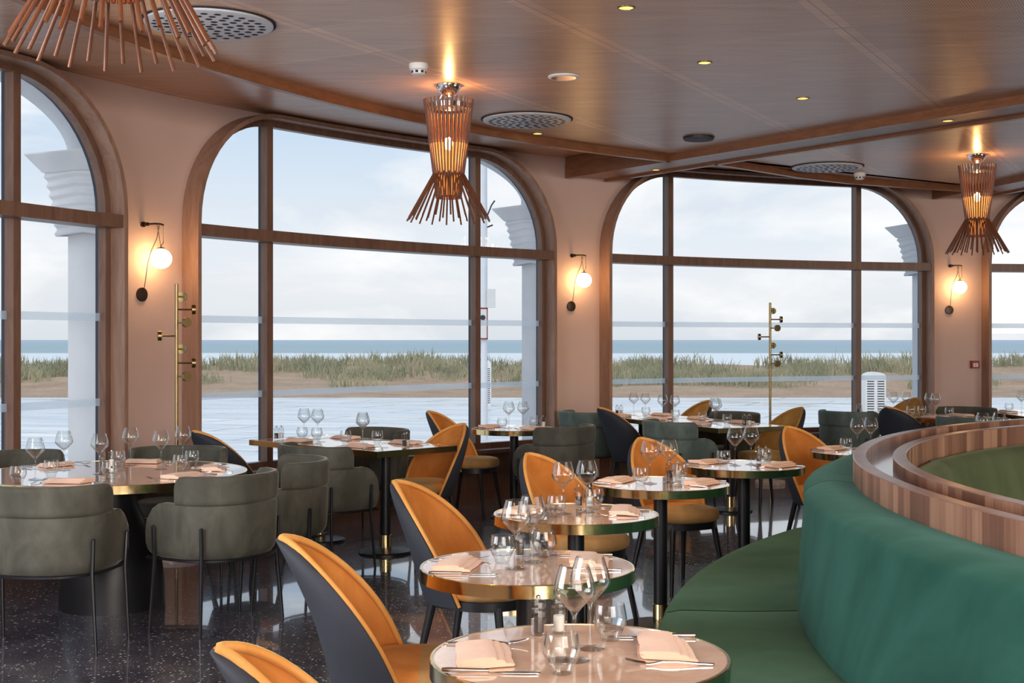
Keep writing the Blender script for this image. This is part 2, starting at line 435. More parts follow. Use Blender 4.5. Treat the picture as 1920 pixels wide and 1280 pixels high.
fl = MB(); fl.add([pol(11.75, 3*i, 0) for i in range(120)], [tuple(range(120))]); struct(fl.build('floor', 'floor', smooth=0))
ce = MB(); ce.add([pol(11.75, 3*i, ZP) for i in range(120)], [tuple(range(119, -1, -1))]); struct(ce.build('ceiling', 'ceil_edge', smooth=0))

# window joinery
MU = 6.09*PI/180*11.5
TB0, TB1 = 2.275, 2.365           # transom bar
for wi, th in enumerate(WIN):
    w = thing('window_%d' % (wi+1), None, None); struct(w)
    sweep(MB(), th, 0, .035, 11.43, 11.67, .0).build('arch_lining', 'liner', w)
    fr = sweep(MB(), th, -.05, 0, 11.56, 11.63)
    curved_box(fr, th, -HW, HW, 11.56, 11.63, SILL-.002, SILL+.05)
    fr.build('window_frame', 'mullion', w)
    sweep(MB(), th, -.04, .0, 11.632, 11.665).build('outer_frame', 'dark_alu', w)
    for s in (-1, 1):
        mu = MB(); curved_box(mu, th, s*MU-.032, s*MU+.032, 11.555, 11.63, SILL+.05, TOP-.04, 2); mu.build('mullion', 'mullion', w)
        mo = MB(); curved_box(mo, th, s*MU-.03, s*MU+.03, 11.632, 11.66, SILL+.05, TOP-.04, 2); mo.build('outer_mullion', 'dark_alu', w)
    tr = MB(); curved_box(tr, th, -HW-.002, HW+.002, 11.44, 11.63, TB0, TB1, 24)
    tr.build('transom', 'mullion', w)
    sl = MB(); curved_box(sl, th, -HW, HW, 11.38, 11.67, SILL-.035, SILL, 24); sl.build('sill', 'panel', w)
    pn = MB(); curved_box(pn, th, -HW+.0, HW-.0, 11.46, 11.6, 0.09, SILL-.036, 24); curved_box(pn, th, -HW, HW, 11.445, 11.47, .24, .275, 24)
    pn.build('sill_panel', 'panel', w)
    for a, b in ((-HW+.05, -MU-.03), (-MU+.03, MU-.03), (MU+.03, HW-.05)):
        n = 12; us = [a+(b-a)*i/n for i in range(n+1)]
        g = MB(); g.grid([[cyl(th, u, 11.62, SILL+.04), cyl(th, u, 11.62, TB0+.01)] for u in us]); g.build('glass_pane', 'pane', w)
        g = MB(); g.grid([[cyl(th, u, 11.62, TB1-.01), cyl(th, u, 11.62, arch_h(u)-.04)] for u in us]); g.build('glass_pane', 'pane', w)
        for z0, z1 in ((1.625, 1.68), (1.03, 1.083)):
            g = MB(); g.grid([[cyl(th, u, 11.612, z0), cyl(th, u, 11.612, z1)] for u in us]); g.build('frosted_band', 'frost', w)
    bb = MB(); curved_box(bb, th, -HW, HW, 11.435, 11.58, 0, .09, 24); struct(bb.build('baseboard_window_%d' % (wi+1), 'panel'))
for i, (a, b) in enumerate(spans):
    c = (a+b)/2; h = rad((b-a)/2)*11.5
    bb = MB(); curved_box(bb, c, -h+.05, h-.05, 11.575, 11.6, 0, .09, 4); struct(bb.build('baseboard_pier_%d' % (i+1), 'panel'))

# ------------------------------------------------------------------ lowered ceiling, ribs and beams
def bar(mb, pts, w, z0, z1, side=0, mi=0):
    """upright rib of width w along a plan path; side shifts it to the left (+) or right (-)"""
    P = [Vector((p[0], p[1])) for p in pts]; rows = []
    for i, p in enumerate(P):
        t = (P[min(i+1, len(P)-1)]-P[max(i-1, 0)]).normalized(); n = Vector((-t.y, t.x))
        a, b = p+n*(w/2+side), p-n*(w/2-side)
        rows.append([(a.x, a.y, z0), (a.x, a.y, z1), (b.x, b.y, z1), (b.x, b.y, z0)])
    mb.grid(rows, mi, wrap=True); mb.add(rows[0], [(0, 1, 2, 3)], mi); mb.add(rows[-1], [(3, 2, 1, 0)], mi); return mb
RR = 10.06
def beam_pts(deg, off, r0, r1):
    d = Vector((math.cos(rad(deg)), math.sin(rad(deg)))); n = Vector((-d.y, d.x)); c = Vector((CX, CY))
    return [tuple(c+d*r+n*off) for r in (r0, r1)]
B1, B2, BW = 125.25, 101.6, .25
rib1 = [pol(RR, t) for t in [126.6+3*i for i in range(40)]]
rib2 = [(1.86, 12.2), (2.25, 12.58), (2.85, 13.2), (3.48, 13.70), (4.15, 14.06), (4.85, 14.38), (5.33, 14.62)]
rib3 = [pol(10.6, t) for t in [100.0-3*i for i in range(40)]]
mb = MB(); bar(mb, rib1, .05, ZB, ZP-.01); struct(mb.build('trim_1', 'rib'))
mb = MB(); bar(mb, rib2, .05, ZB, ZP-.01); struct(mb.build('trim_2', 'rib'))
mb = MB(); bar(mb, rib3, .05, ZB, ZP-.01); struct(mb.build('trim_3', 'rib'))
k = 4
for deg in (B1, B2):
    for s in (1, -1):
        mb = MB(); bar(mb, beam_pts(deg, s*BW, .8, 11.56), .05, ZB, ZP-.005); struct(mb.build('trim_%d' % k, 'rib')); k += 1
    a = beam_pts(deg, BW, .8, 11.56); b = beam_pts(deg, -BW, .8, 11.56)
    mb = MB(); mb.add([a[0]+(ZB+.025,), a[1]+(ZB+.025,), b[1]+(ZB+.025,), b[0]+(ZB+.025,)], [(0, 1, 2, 3)])
    struct(mb.build('trim_%d' % k, 'strip', smooth=0)); k += 1
def slab(name, pts):
    mb = MB(); n = len(pts); mb.add([(p[0], p[1], ZM) for p in pts], [tuple(range(n))])
    return struct(mb.build(name, 'ceil', smooth=0))
pl = beam_pts(B1, BW, .8, RR)
slab('ceiling_main', [pl[0], pl[1]]+rib1[1:]+[pol(1, 240)])
pr = beam_pts(B1, -BW, .8, RR); p2 = beam_pts(B2, BW, .8, 10.8)
slab('ceiling_right', [pr[0]]+[p2[0]]+[p2[1]]+list(reversed(rib2))+[pr[1]])
p3 = beam_pts(B2, -BW, .8, 10.6)
slab('ceiling_far_right', [p3[0]]+[p3[1]]+rib3[1:]+[pol(1, -15)])

# ------------------------------------------------------------------ outside
mb = MB(); pts = [pol(11.68, a, -.03) for a in range(60, 196, 3)]
outer = [(60, 34.6, -.03), (-45, 34.6, -.03), (-45, 2, -.03)]
mb.add(pts+[(-45, 5, -.03), (-45, 34.6, -.03), (60, 34.6, -.03), (60, 10, -.03)], [tuple(range(len(pts)+4))])
struct(mb.build('trim_20', 'paving', smooth=0)); bpy.data.objects['trim_20'].name = 'ground_paving'
from mathutils import noise as mnoise
def dune_h(x, y):
    t = (y-34.5)
    if t < 0: return -.03
    base = min(.52, .018*t + .055*max(0, t-4.5))
    n = mnoise.noise(Vector((x*.16, y*.2, 1.7)))*.22 + mnoise.noise(Vector((x*.5, y*.5, 4.1)))*.07
    return base + n*min(1, t/6) - .03*(1 if t < .3 else 0) - max(0, t-14)*.16
rows = []
for j in range(41):
    y = 34.4+j*.7
    rows.append([(x, y, dune_h(x, y)) for x in [-34+i*.8 for i in range(88)]])
mb = MB(); mb.grid(rows); struct(mb.build('ground_dune', 'sand', smooth=80))
mb = MB(); random.seed(3)
for c in range(1100):
    y = 38.3+random.random()**1.3*9; x = -32+random.random()*64
    if mnoise.noise(Vector((x*.34, y*.33, 9.3)))*1.0 + (y-38)*.045 < .10: continue
    hh = .36+.34*random.random(); R = .5+.45*random.random()
    for b in range(46):
        a = random.random()*2*PI; q = R*math.sqrt(random.random()); bx, by = x+q*math.cos(a), y+q*math.sin(a)*.7
        z = dune_h(bx, by)-.02; l = random.gauss(0, .13); h = hh*(.65+.5*random.random())*(1-.4*q/R); w = .012+.012*random.random()
        mb.add([(bx-w, by, z), (bx+w, by, z), (bx+l*.4+w*.6, by, z+h*.65), (bx+l, by+.02, z+h), (bx+l*.4-w*.6, by, z+h*.65)], [(0, 1, 2, 3, 4)])
tag(mb.build('dune_grass', 'grass', smooth=0, weld=False), 'grey green marram grass covering the dunes beyond the paving', 'grass', None, 'stuff')
mb = MB(); mb.add([(-900, 55, -4), (900, 55, -4), (3200, 6000, -4), (-3200, 6000, -4)], [(0, 1, 2, 3)]); struct(mb.build('ground_sea', 'sea', smooth=0))

# white arcade outside the windows: one column per pier, with corbel and abacus, arches between
PIERS = [(spans[i][0]+spans[i][1])/2 for i in range(3)]+[WIN[0]+hwd+2, WIN[3]-hwd-2]
R0, R1 = 11.74, 12.18
for i, pd in enumerate(PIERS):
    w = thing('trim_%d' % (30+i), None, None); struct(w)
    mb = MB(); curved_box(mb, pd, -.2, .2, R0, R1, -.03, 2.86, 2); mb.build('column', 'white_ext', w)
    rows = []
    for j in range(41):
        z = 2.26+.46*j/40; bul = .075+.075*(j/40)**1.6+.009*math.sin(j*1.05)
        ring = []
        for u, r in ((-.2-bul, R0), (-.2-bul, (R0+R1)/2), (-.2-bul, R1+bul*.5), (0, R1+bul*.6), (.2+bul, R1+bul*.5), (.2+bul, (R0+R1)/2), (.2+bul, R0)):
            wob = .012*math.sin(r*14+u*9)
            ring.append(cyl(pd, u, r, z+wob))
        rows.append(ring)
    mb = MB(); mb.grid(rows); mb.build('corbel', 'white_ext', w, smooth=25)
    rows = []
    for z, e in ((2.71, .16), (2.83, .27), (2.84, .27)):
        rows.append([cyl(pd, u, r, z) for u, r in ((-.2-e, R0), (-.2-e, R1+e*.5), (.2+e, R1+e*.5), (.2+e, R0))])
    mb = MB(); mb.grid(rows, wrap=True); mb.add(rows[0], [(0, 1, 2, 3)]); mb.add(rows[-1], [(3, 2, 1, 0)]); mb.build('abacus', 'white_ext', w, smooth=20)
for i, th in enumerate(WIN):
    hw = rad(24.6/2)*11.5-.2; n = 60; rows = []
    for j in range(n+1):
        u = -hw*math.cos(PI*j/n); x = hw-abs(u)
        z = 2.84+.56*math.sqrt(max(0, 1-(1-x/1.5)**2)) if x < 1.5 else 3.40
        rows.append([cyl(th, u, R0, z), cyl(th, u, R0, 4.4), cyl(th, u, R1, 4.4), cyl(th, u, R1, z)])
    mb = MB(); mb.grid(rows, wrap=True); struct(mb.build('trim_%d' % (40+i), 'white_ext', smooth=30))
for i, pd in enumerate(PIERS[:3]):
    mb = MB(); curved_box(mb, pd, -.21, .21, R0, R1, 2.83, 4.4, 2); struct(mb.build('trim_%d' % (50+i), 'white_ext'))

t = thing('lamp_post', 'white lamp post with signs on the promenade outside the central window', 'lamp post', (-.42, 20, -.03))
mb = MB(); mb.tube([(0, 0, 0), (0, 0, 2.4), (0, 0, 5)], [.055, .05, .042], 12); mb.build('pole', 'white_ext', t)
mb = MB(); mb.box((.04, -.09, 2.0), (.17, .09, 2.28)); mb.build('junction_box', 'white_plastic', t)
s = MB().box((-.19, -.075, 1.52), (.055, -.06, 2.0)).build('sign', 'white_plastic', t)
mb = MB()
for a, b in (((-.19, -.08, 1.98), (.055, -.075, 2.0)), ((-.19, -.08, 1.52), (.055, -.075, 1.54)), ((.04, -.08, 1.52), (.055, -.075, 2.0)), ((-.19, -.08, 1.52), (-.175, -.075, 2.0))): mb.box(a, b)
mb.build('sign_border', 'red', s)
mb = MB(); mb.tube([(-.02, -.082, 1.85+.0), (-.02, -.079, 1.85)], .04, 14); mb.build('sign_symbol', 'dark_alu', s)
mb = MB(); mb.tube([(.03, 0, 3.35), (.11, 0, 3.55), (.16, 0, 3.62)], .012, 6); mb.tube([(.0, 0, 3.2), (.13, 0, 3.25)], .012, 6); mb.build('bracket', 'dark_alu', t)
def vent_cabinet(label, loc, w, h):
    t = thing('vent_cabinet', label, 'cabinet', loc, 0, None)
    pr = [(-w/2, 0), (w/2, 0), (w/2, h-.08)]+[(w/2*math.cos(a), h-.08+.08*math.sin(a)) for a in [PI*i/12 for i in range(1, 12)]]+[(-w/2, h-.08)]
    mb = MB(); n = len(pr)
    mb.add([(x, -w*.4, z) for x, z in pr]+[(x, w*.4, z) for x, z in pr], [tuple(range(n)), tuple(range(2*n-1, n-1, -1))]+[(i, i+n, (i+1) % n+n, (i+1) % n) for i in range(n)])
    mb.build('body', 'white_plastic', t, smooth=25)
    mb = MB(); k = int((h-.2)/.045)
    for j in range(k):
        z = .08+j*.045
        for s in (-1, 1): mb.box((s*w*.25-w*.17, -w*.41, z), (s*w*.25+w*.17, -w*.395, z+.016))
    mb.build('louvre_slots', 'dark_hole', t); return t
vent_cabinet('white louvred cabinet with rounded top outside the right window', (6.56, 24, -.03), .37, .93)
vent_cabinet('narrow white vented cabinet behind the lamp post outside', (-.62, 30, -.03), .3, 1.05)

# ------------------------------------------------------------------ chairs
def shell_chair(inner):
    t = thing('dining_chair', 'x', 'chair')
    ZT, Z0, ZL, HWB = .865, .56, .385, .25
    def hw(z):
        if z <= Z0: return HWB*(1-.10*((Z0-z)/(Z0-ZL))**1.5)
        return HWB*max(0, 1-((z-Z0)/(ZT-Z0))**2.15)**.5
    def P(s, z, off):
        w = hw(z); y = w*s
        f = math.asin(max(-1, min(1, s)))
        D = (.125+.125*((ZT-z)/(ZT-ZL)))*min(1, w/.25)**.7
        x = -.243-.28*(z-.45)-.05*(max(0, z-.55)/.3)**2+D*(1-math.cos(f))
        nx = Vector((max(w, .02)*math.cos(f), -D*s, .06)).normalized()
        return (x+nx.x*off, y+nx.y*off, z+nx.z*off*.4)
    zs = [ZL+(Z0-ZL)*i/5 for i in range(5)]+[Z0+(ZT-Z0)*math.sin(PI/2*i/14) for i in range(15)]
    zs[-1] = ZT-.0008
    S = [math.sin(PI/2*(-1+2*j/18)) for j in range(19)]
    mb = MB(); mb.solid([[P(s, z, 0) for s in S] for z in zs], [[P(s, z, .02) for s in S] for z in zs]); mb.build('back_shell', 'navy', t, smooth=50)
    zi = [max(z, .43) for z in zs if z >= .42]
    def th(s, z): return .022+.03*(1-abs(s)**3)*min(1, (ZT-z)/.06+.2)
    mb = MB(); mb.solid([[P(s, z, .021) for s in S] for z in zi], [[P(s, z, th(s, z)) for s in S] for z in zi]); b = mb.build('backrest', inner, t, smooth=60)
    path = [P(-1, z, .02) for z in zs]+[P(1, z, .02) for z in reversed(zs)]
    mb = MB(); mb.tube(path, .011, 6); mb.build('piping', 'piping' if inner == 'orange' else inner, b, smooth=70)
    # seat: rounded cushion, orange at the back and tan at the front
    prof = [(0.0, .412), (.90, .412), (.985, .425), (1.0, .447), (.985, .470), (.93, .484), (.8, .491), (.5, .495), (0.0, .496)]
    n = 40; rows = []
    for q, z in prof:
        r = []
        for i in range(n):
            a = 2*PI*i/n; c, s_ = math.cos(a), math.sin(a); e = 2.6 if c > 0 else 2.6-.55*abs(c)**.3
            rr = (abs(c)**e+abs(s_)**e)**(-1/e)*.224*q
            r.append((rr*c*1.03+.012, rr*s_*(1-.04*(c < 0)), z))
        rows.append(r)
    mb = MB(); mb.grid(rows, 0, wrap=True)
    so = mb.build('seat', [inner, 'tan'], t, smooth=60)
    import bmesh
    bm = bmesh.new(); bm.from_mesh(so.data); bmesh.ops.bisect_plane(bm, geom=bm.verts[:]+bm.edges[:]+bm.faces[:], plane_co=(.045, 0, 0), plane_no=(1, 0, 0))
    for f in bm.faces: f.material_index = 1 if f.calc_center_median().x > .045 else 0
    bm.to_mesh(so.data); bm.free()
    rows = [[(p[0]*.93, p[1]*.93, z) for p in rows[3]] for z in (.372, .411)]
    mb = MB(); mb.grid(rows, 0, wrap=True); mb.add(rows[0], [tuple(range(n-1, -1, -1))]); mb.add(rows[1], [tuple(range(n))]); mb.build('seat_base', 'black', t)
    for sx, sy in ((1, 1), (1, -1), (-1, 1), (-1, -1)):
        mb = MB(); mb.tube([(sx*.15+.01, sy*.15, .385), (sx*.215+.0, sy*.20, 0)], [.019, .011], 10); mb.build('leg', 'black', t)
    return t
def armchair(fabric):
    t = thing('armchair', 'x', 'armchair')
    A = .308                                            # half width of the U
    LF = .18                                            # arms run forward to this x
    def U(s, e):                                        # s: signed arc length from the back's middle; e outward offset
        q = PI/2*(A+.0); L1 = PI/2*A; a = abs(s); sg = 1 if s >= 0 else -1
        if a <= L1:
            p = a/A; m = 2.35; c, n_ = math.cos(p), math.sin(p); r = (abs(c)**m+abs(n_)**m)**(-1/m)*A
            x, y = -r*c, r*n_; nx, ny = -c, n_
        else: x, y, nx, ny = a-L1, A, 0, 1
        l = math.hypot(nx, ny); return x+nx/l*e, sg*(y+ny/l*e)
    LT = PI/2*A+LF
    def flare(z): return -.012*max(0, (.46-z)/.08)**2+.03*(z-.5)
    def band(name, lim, zb, zt, rad_t, rad_b, th, off, ns=44, nz=10):
        ss = []
        for i in range(ns+1):
            q = -1+2*i/ns; ss.append(lim*(q if abs(q) < .85 else math.copysign(.85+.15*math.sin((abs(q)-.85)/.15*PI/2), q)))
        def lim_z(s):
            e = lim-abs(s); a = zt; b = zb
            if e < rad_t: a = zt-rad_t+math.sqrt(max(0, rad_t**2-(rad_t-e)**2))
            if rad_b and e < rad_b: b = zb+rad_b-math.sqrt(max(0, rad_b**2-(rad_b-e)**2))
            return b, a
        O, I = [], []
        for j in range(nz+1):
            ro, ri = [], []
            for s in ss:
                b, a = lim_z(s); tt = j/nz; z = b+(a-b)*tt
                ed = min(tt, 1-tt)*(a-b); rnd = .012*max(0, 1-ed/.02)**2
                x, y = U(s, off+flare(z)-rnd); ro.append((x, y, z))
                x, y = U(s, off+flare(z)-th+rnd); ri.append((x, y, z))
            O.append(ro); I.append(ri)
        mb = MB(); mb.solid(O, I); return mb.build(name, fabric, t, smooth=55)
    band('shell', LT, .385, .665, .13, .05, .05, .0)
    band('upper_back', PI/2*A*.93, .655, .805, .045, 0, .045, .004)
    # seat cushion
    rows = []; n = 36
    for q, z in ((0, .40), (.95, .40), (1, .42), (1, .455), (.95, .48), (.7, .487), (0, .49)):
        r = []
        for i in range(n):
            a = 2*PI*i/n; c, s_ = math.cos(a), math.sin(a); e = 3.2; rr = (abs(c)**e+abs(s_)**e)**(-1/e)*q
            r.append((rr*c*.242+.012, rr*s_*.244, z))
        rows.append(r)
    mb = MB(); mb.grid(rows, wrap=True); mb.build('seat_cushion', fabric, t, smooth=60)
    mb = MB(); pts = [U(-LT+2*LT*i/40, -.012)+(.378,) for i in range(41)]; mb.tube(pts+[(LF-.0, 0, .378)], .0085, 6, closed=True); mb.build('seat_ring', 'black', t)
    for sx, sy in ((1, 1), (1, -1), (-1, 1), (-1, -1)):
        if sx < 0: s = .30*sy
        else: s = (PI/2*A+.10)*sy
        a = U(s, .012)+(.378,); b = U(s, .022)+(.545,); f = U(s, .045 if sx < 0 else .02); ff = (f[0]+(.03 if sx > 0 else 0), f[1], 0)
        mb = MB(); mb.tube([ff, a, b, (b[0], b[1], b[2]+.006)], [.008, .0105, .0095, .005], 8); mb.build('leg', 'black', t)
    return t
mk_orange, mk_glare_orange = Maker(shell_chair('orange')), None
family(None)
mk_glare_orange = Maker(shell_chair('ochre'))
mk_green = Maker(armchair('green'))
mk_teal = Maker(armchair('green_teal'))
G_CH = 'orange dining chairs around the tables'; G_AC = 'grey green armchairs around the tables'

# ------------------------------------------------------------------ tables
TH = .75
def table_leg(t, x, y, r=.2):
    mb = MB(); mb.lathe([(r, 0), (r, .012), (r*.96, .02), (.06, .034), (.0, .034)], 40, (x, y, 0)); mb.build('base', 'black', t)
    mb = MB(); mb.lathe([(.036, .125), (.036, TH-.04)], 24, (x, y, 0)); mb.build('pole', 'black', t)
    mb = MB(); mb.lathe([(.041, .03), (.041, .128), (.037, .13)], 24, (x, y, 0)); mb.build('collar', 'brass', t)
def round_table(R):
    t = thing('bistro_table', 'x', 'table')
    mb = MB(); mb.lathe([(0, TH-.036), (R-.004, TH-.036), (R-.004, TH), (0, TH)], 72); mb.build('tabletop', 'marble', t, smooth=30)
    mb = MB(); mb.lathe([(R-.004, TH-.042), (R, TH-.041), (R, TH-.001), (R-.002, TH+.0012), (R-.009, TH+.0012), (R-.009, TH-.042)], 72, close=True); mb.build('edge_band', 'brass', t, smooth=40)
    table_leg(t, 0, 0); return t
def rect_table(L, W, poles):
    t = thing('rectangular_table', 'x', 'table')
    a, b = L/2, W/2
    MB().box((-a+.004, -b+.004, TH-.036), (a-.004, b-.004, TH)).build('tabletop', 'marble', t, smooth=0)
    mb = MB()
    ring = lambda e, z: [(-a+e, -b+e, z), (a-e, -b+e, z), (a-e, b-e, z), (-a+e, b-e, z)]
    rows = [ring(0, TH-.04), ring(0, TH), ring(.002, TH+.0012), ring(.009, TH+.0012), ring(.009, TH-.04), ring(0, TH-.04)]
    mb.grid(rows, wrap=True); mb.build('edge_band', 'brass', t, smooth=20)
    for p in poles: table_leg(t, p, 0, .19)
    return t
RT = .355
mk_round = Maker(round_table(RT))
CHAIN = [  # centre, facing of the guest on the chair side, words
    ((.16, 3.13), -3, 'nearest round table'),
    ((.05, 4.37), -2, 'second nearest round banquette table'),
    ((.275, 5.685), -14, 'third nearest round banquette table'),
    ((.77, 6.86), -27, 'fourth round banquette table from the camera'),
    ((1.377, 7.85), -42, 'fifth round banquette table from the camera'),
    ((2.35, 8.80), -50, 'sixth round banquette table from the camera'),
    ((3.41, 9.46), -63, 'round table hidden behind the curved ledge')]
TL = ['round beige marble table nearest the camera with brass edge', 'second nearest round marble table along the banquette',
      'third nearest round marble table along the banquette', 'fourth round marble table along the banquette from the camera',
      'fifth round marble table along the banquette from the camera', 'sixth round table along the banquette, cut off by the wooden ledge',
      'seventh round table, almost hidden behind the curved wooden ledge']
for (c, a, _), l in zip(CHAIN, TL): mk_round((c[0], c[1], 0), rad(a), l)
TG = (.018, 11.1)
mk_round((TG[0], TG[1], 0), 0, 'small round table between two armchairs at the central window')
# large round table on a flared black pedestal
T1 = (-2.25, 7.45); R1T = .745
t = thing('large_round_table', 'large round marble table on a flared black pedestal at left', 'table', (T1[0], T1[1], 0))
mb = MB(); mb.lathe([(0, TH-.036), (R1T-.004, TH-.036), (R1T-.004, TH), (0, TH)], 96); mb.build('tabletop', 'marble', t, smooth=30)
mb = MB(); mb.lathe([(R1T-.004, TH-.045), (R1T, TH-.044), (R1T, TH-.001), (R1T-.002, TH+.0012), (R1T-.009, TH+.0012), (R1T-.009, TH-.045)], 96, close=True); mb.build('edge_band', 'brass', t, smooth=40)
mb = MB(); mb.lathe([(.29, 0), (.285, .12), (.272, .24), (.235, .36), (.18, .47), (.14, .56), (.118, .65), (.112, TH-.037)], 56); mb.build('pedestal', 'black', t, smooth=60)
# rectangular tables
A2 = rad(135); C2 = (-1.17, 9.56)
t2 = rect_table(1.5, .72, (-.40, .36)); t2.location = (C2[0], C2[1], 0); t2.rotation_euler = (0, 0, A2)
t2['label'] = 'rectangular marble table with brass edge before the central window'
A5 = rad(115); C5 = (1.585, 12.2)
t5 = rect_table(2.2, .72, (-.75, .75)); t5.location = (C5[0], C5[1], 0); t5.rotation_euler = (0, 0, A5)
t5['label'] = 'long rectangular marble table beside the brass coat stand at right'
A6 = rad(130); C6 = (3.95, 12.95)
t6 = rect_table(1.3, .72, (-.38, .38)); t6.location = (C6[0], C6[1], 0); t6.rotation_euler = (0, 0, A6)
t6['label'] = 'rectangular marble table near the right pier behind the ledge'
A7 = rad(97); C7 = (5.25, 13.35)
t7 = rect_table(1.2, .72, (-.35, .35)); t7.location = (C7[0], C7[1], 0); t7.rotation_euler = (0, 0, A7)
t7['label'] = 'farthest right marble table, half outside the picture'

# chairs
def place(mk, x, y, deg, label, grp): return mk((x, y, 0), rad(deg), label, grp)
OC = [(0, .0), (1, .0), (2, .0), (3, 0), (4, 0), (5, 0)]
seatpos = [((-.205, 2.75), 9), ((-.335, 4.20), 2), ((-.15, 5.67), -22), ((.36, 6.92), -46), ((1.0, 7.99), -61), ((2.15, 9.05), -60)]
lab = ['orange dining chair at the bottom edge, nearest the camera', 'orange dining chair with black shell facing the nearest round table but one',
       'orange dining chair third from the camera, beside a folded napkin', 'orange dining chair behind the third round table, front view',
       'orange dining chair with round tan front seat at the fourth round table', 'orange dining chair facing the banquette beside the ledge']
for ((x, y), a), l in zip(seatpos, lab): place(mk_orange, x, y, a, l, G_CH)
place(mk_orange, -.645, 9.47, 222, 'orange dining chair at the right end of the central rectangular table', G_CH)
place(mk_orange, -.36, 11.28, -22, 'orange dining chair left of the small round table by the window', G_CH)
place(mk_orange, -1.86, 9.22, 42, 'dining chair seen from its black back beside the large round table', G_CH)
place(mk_orange, 1.15, 12.18, 25, 'dining chair with black back at the left of the long right table', G_CH)
place(mk_glare_orange, 2.28, 11.86, 205, 'glare-toned orange dining chair at the right of the long table near coat stand', G_CH)
place(mk_glare_orange, 1.64, 13.18, 205, 'glare-toned orange dining chair at the window end of the long right table', G_CH)
place(mk_orange, 3.74, 12.38, 40, 'dining chair with rounded black back just above the wooden ledge', G_CH)
place(mk_glare_orange, 3.97, 13.68, 222, 'glare-toned orange dining chair at the far right table before the pier', G_CH)

place(mk_green, -2.25, 6.50, 84, 'grey green armchair with its back to the camera at lower left', G_AC)
place(mk_green, -1.57, 6.97, 148, 'grey green armchair second from left, back to the camera', G_AC)
place(mk_green, -1.38, 7.66, 192, 'grey green armchair at the right side of the large round table', G_AC)
place(mk_green, -2.13, 8.36, 268, 'grey green armchair on the window side of the large round table', G_AC)
place(mk_green, -2.98, 8.05, 322, 'grey green armchair at the far left edge of the picture', G_AC)
place(mk_green, -1.22, 8.80, 45, 'grey green armchair on the near side of the central rectangular table', G_AC)
place(mk_green, -1.12, 10.16, 225, 'grey green armchair on the window side of the central rectangular table', G_AC)
place(mk_green, .34, 10.70, 140, 'grey green armchair right of the small round table', G_AC)
place(mk_teal, .78, 12.78, 25, 'teal grey armchair before the pier with the middle wall lamp', G_AC)
place(mk_teal, 1.45, 11.32, 25, 'teal grey armchair on the near side of the long right table', G_AC)
place(mk_green, 2.00, 12.46, 205, 'dark green armchair on the window side of the long right table', G_AC)
place(mk_teal, 3.33, 12.90, 40, 'teal grey armchair at the left end of the table near the ledge', G_AC)
place(mk_green, 4.54, 13.33, 222, 'green armchair under the right wall lamp', G_AC)
place(mk_teal, 4.16, 11.93, 60, 'green armchair rising just behind the far curve of the ledge', G_AC)

# ------------------------------------------------------------------ tableware
def wine_glass():
    t = thing('wine_glass', 'x', 'wine glass')
    out = [(.0045, .008), (.004, .03), (.0038, .09), (.0052, .104), (.012, .116), (.026, .131), (.041, .146), (.0485, .156), (.0495, .163), (.047, .178), (.0425, .196), (.0365, .214), (.034, .222)]
    inn = [(r-.0012, z) for r, z in reversed(out[5:])]+[(.010, .1195), (0, .116)]
    mb = MB(); mb.lathe(out[4:]+inn, 28); mb.build('bowl', 'glass', t, smooth=60)
    mb = MB(); mb.lathe(out[:5]+[(0, .1155)], 12); mb.build('stem', 'glass_thick', t, smooth=60)
    mb = MB(); mb.lathe([(0, 0), (.036, 0), (.037, .0012), (.02, .003), (.0046, .0085)], 28); mb.build('foot', 'glass', t, smooth=40)
    return t
def tumbler():
    t = thing('water_tumbler', 'x', 'tumbler')
    out = [(.022, 0), (.0245, .003), (.026, .012), (.034, .026), (.0425, .045), (.043, .053), (.0405, .070), (.0365, .090)]
    mb = MB(); mb.lathe(out[3:]+[(.0352, .09), (.039, .070), (.0413, .053), (.0408, .046), (.033, .030)], 28); mb.build('bowl', 'glass', t, smooth=60)
    mb = MB(); mb.lathe([(0, 0)]+out[:4]+[(.033, .030), (.02, .024), (0, .022)], 28); mb.build('thick_base', 'glass_thick', t, smooth=50)
    return t
def mill(fill, nm, cat):
    t = thing(nm, 'x', cat)
    n = 12; mb = MB(); mb.lathe([(0, 0), (.019, 0), (.020, .004), (.020, .064), (.017, .067), (.020, .07), (.020, .084), (.012, .088), (0, .088)], n); mb.build('body', 'glass_thick', t, smooth=20)
    mb = MB(); mb.lathe([(0, .006), (.014, .006), (.014, .045), (0, .046)], 12); mb.build('filling', fill, t)
    mb = MB(); mb.lathe([(0, .0885), (.005, .0885), (.006, .092), (.006, .098), (.0035, .1), (0, .1)], 12); mb.build('knob', 'chrome', t)
    return t
def napkin_mesh(seed, name='folded_napkin'):
    rnd = random.Random(seed); L, W = .205, .125
    prof = [(-.06, .0008), (0, .0008), (.056, .0008), (.061, .004), (.059, .0085), (.052, .0105), (.060, .0125), (.062, .0165), (.057, .0205), (.03, .0225), (0, .0232), (-.018, .0225), (-.026, .0175), (-.024, .0155), (-.038, .015), (-.045, .0100), (-.043, .0083), (-.056, .0075), (-.063, .0035)]
    rows = []; n = 14
    for i in range(n+1):
        u = -L/2+L*i/n; r = []
        for y, z in prof:
            wv = .0016*math.sin(u*40+seed+z*200)+.001*rnd.uniform(-1, 1)
            lift = 1+.10*math.sin(u*14+seed*2)
            r.append((u+.03*(y/W)*(1 if seed % 2 else -1), y*(1+.06*math.sin(u*9+seed))+wv, max(.0008, z*lift+(wv*.6 if z > .004 else 0))))
        rows.append(r)
    mb = MB(); mb.grid(rows, wrap=True); m = len(prof); mb.add(rows[0], [tuple(range(m))]); mb.add(rows[-1], [tuple(range(m-1, -1, -1))])
    return mb.build(name, 'napkin', None, smooth=42)
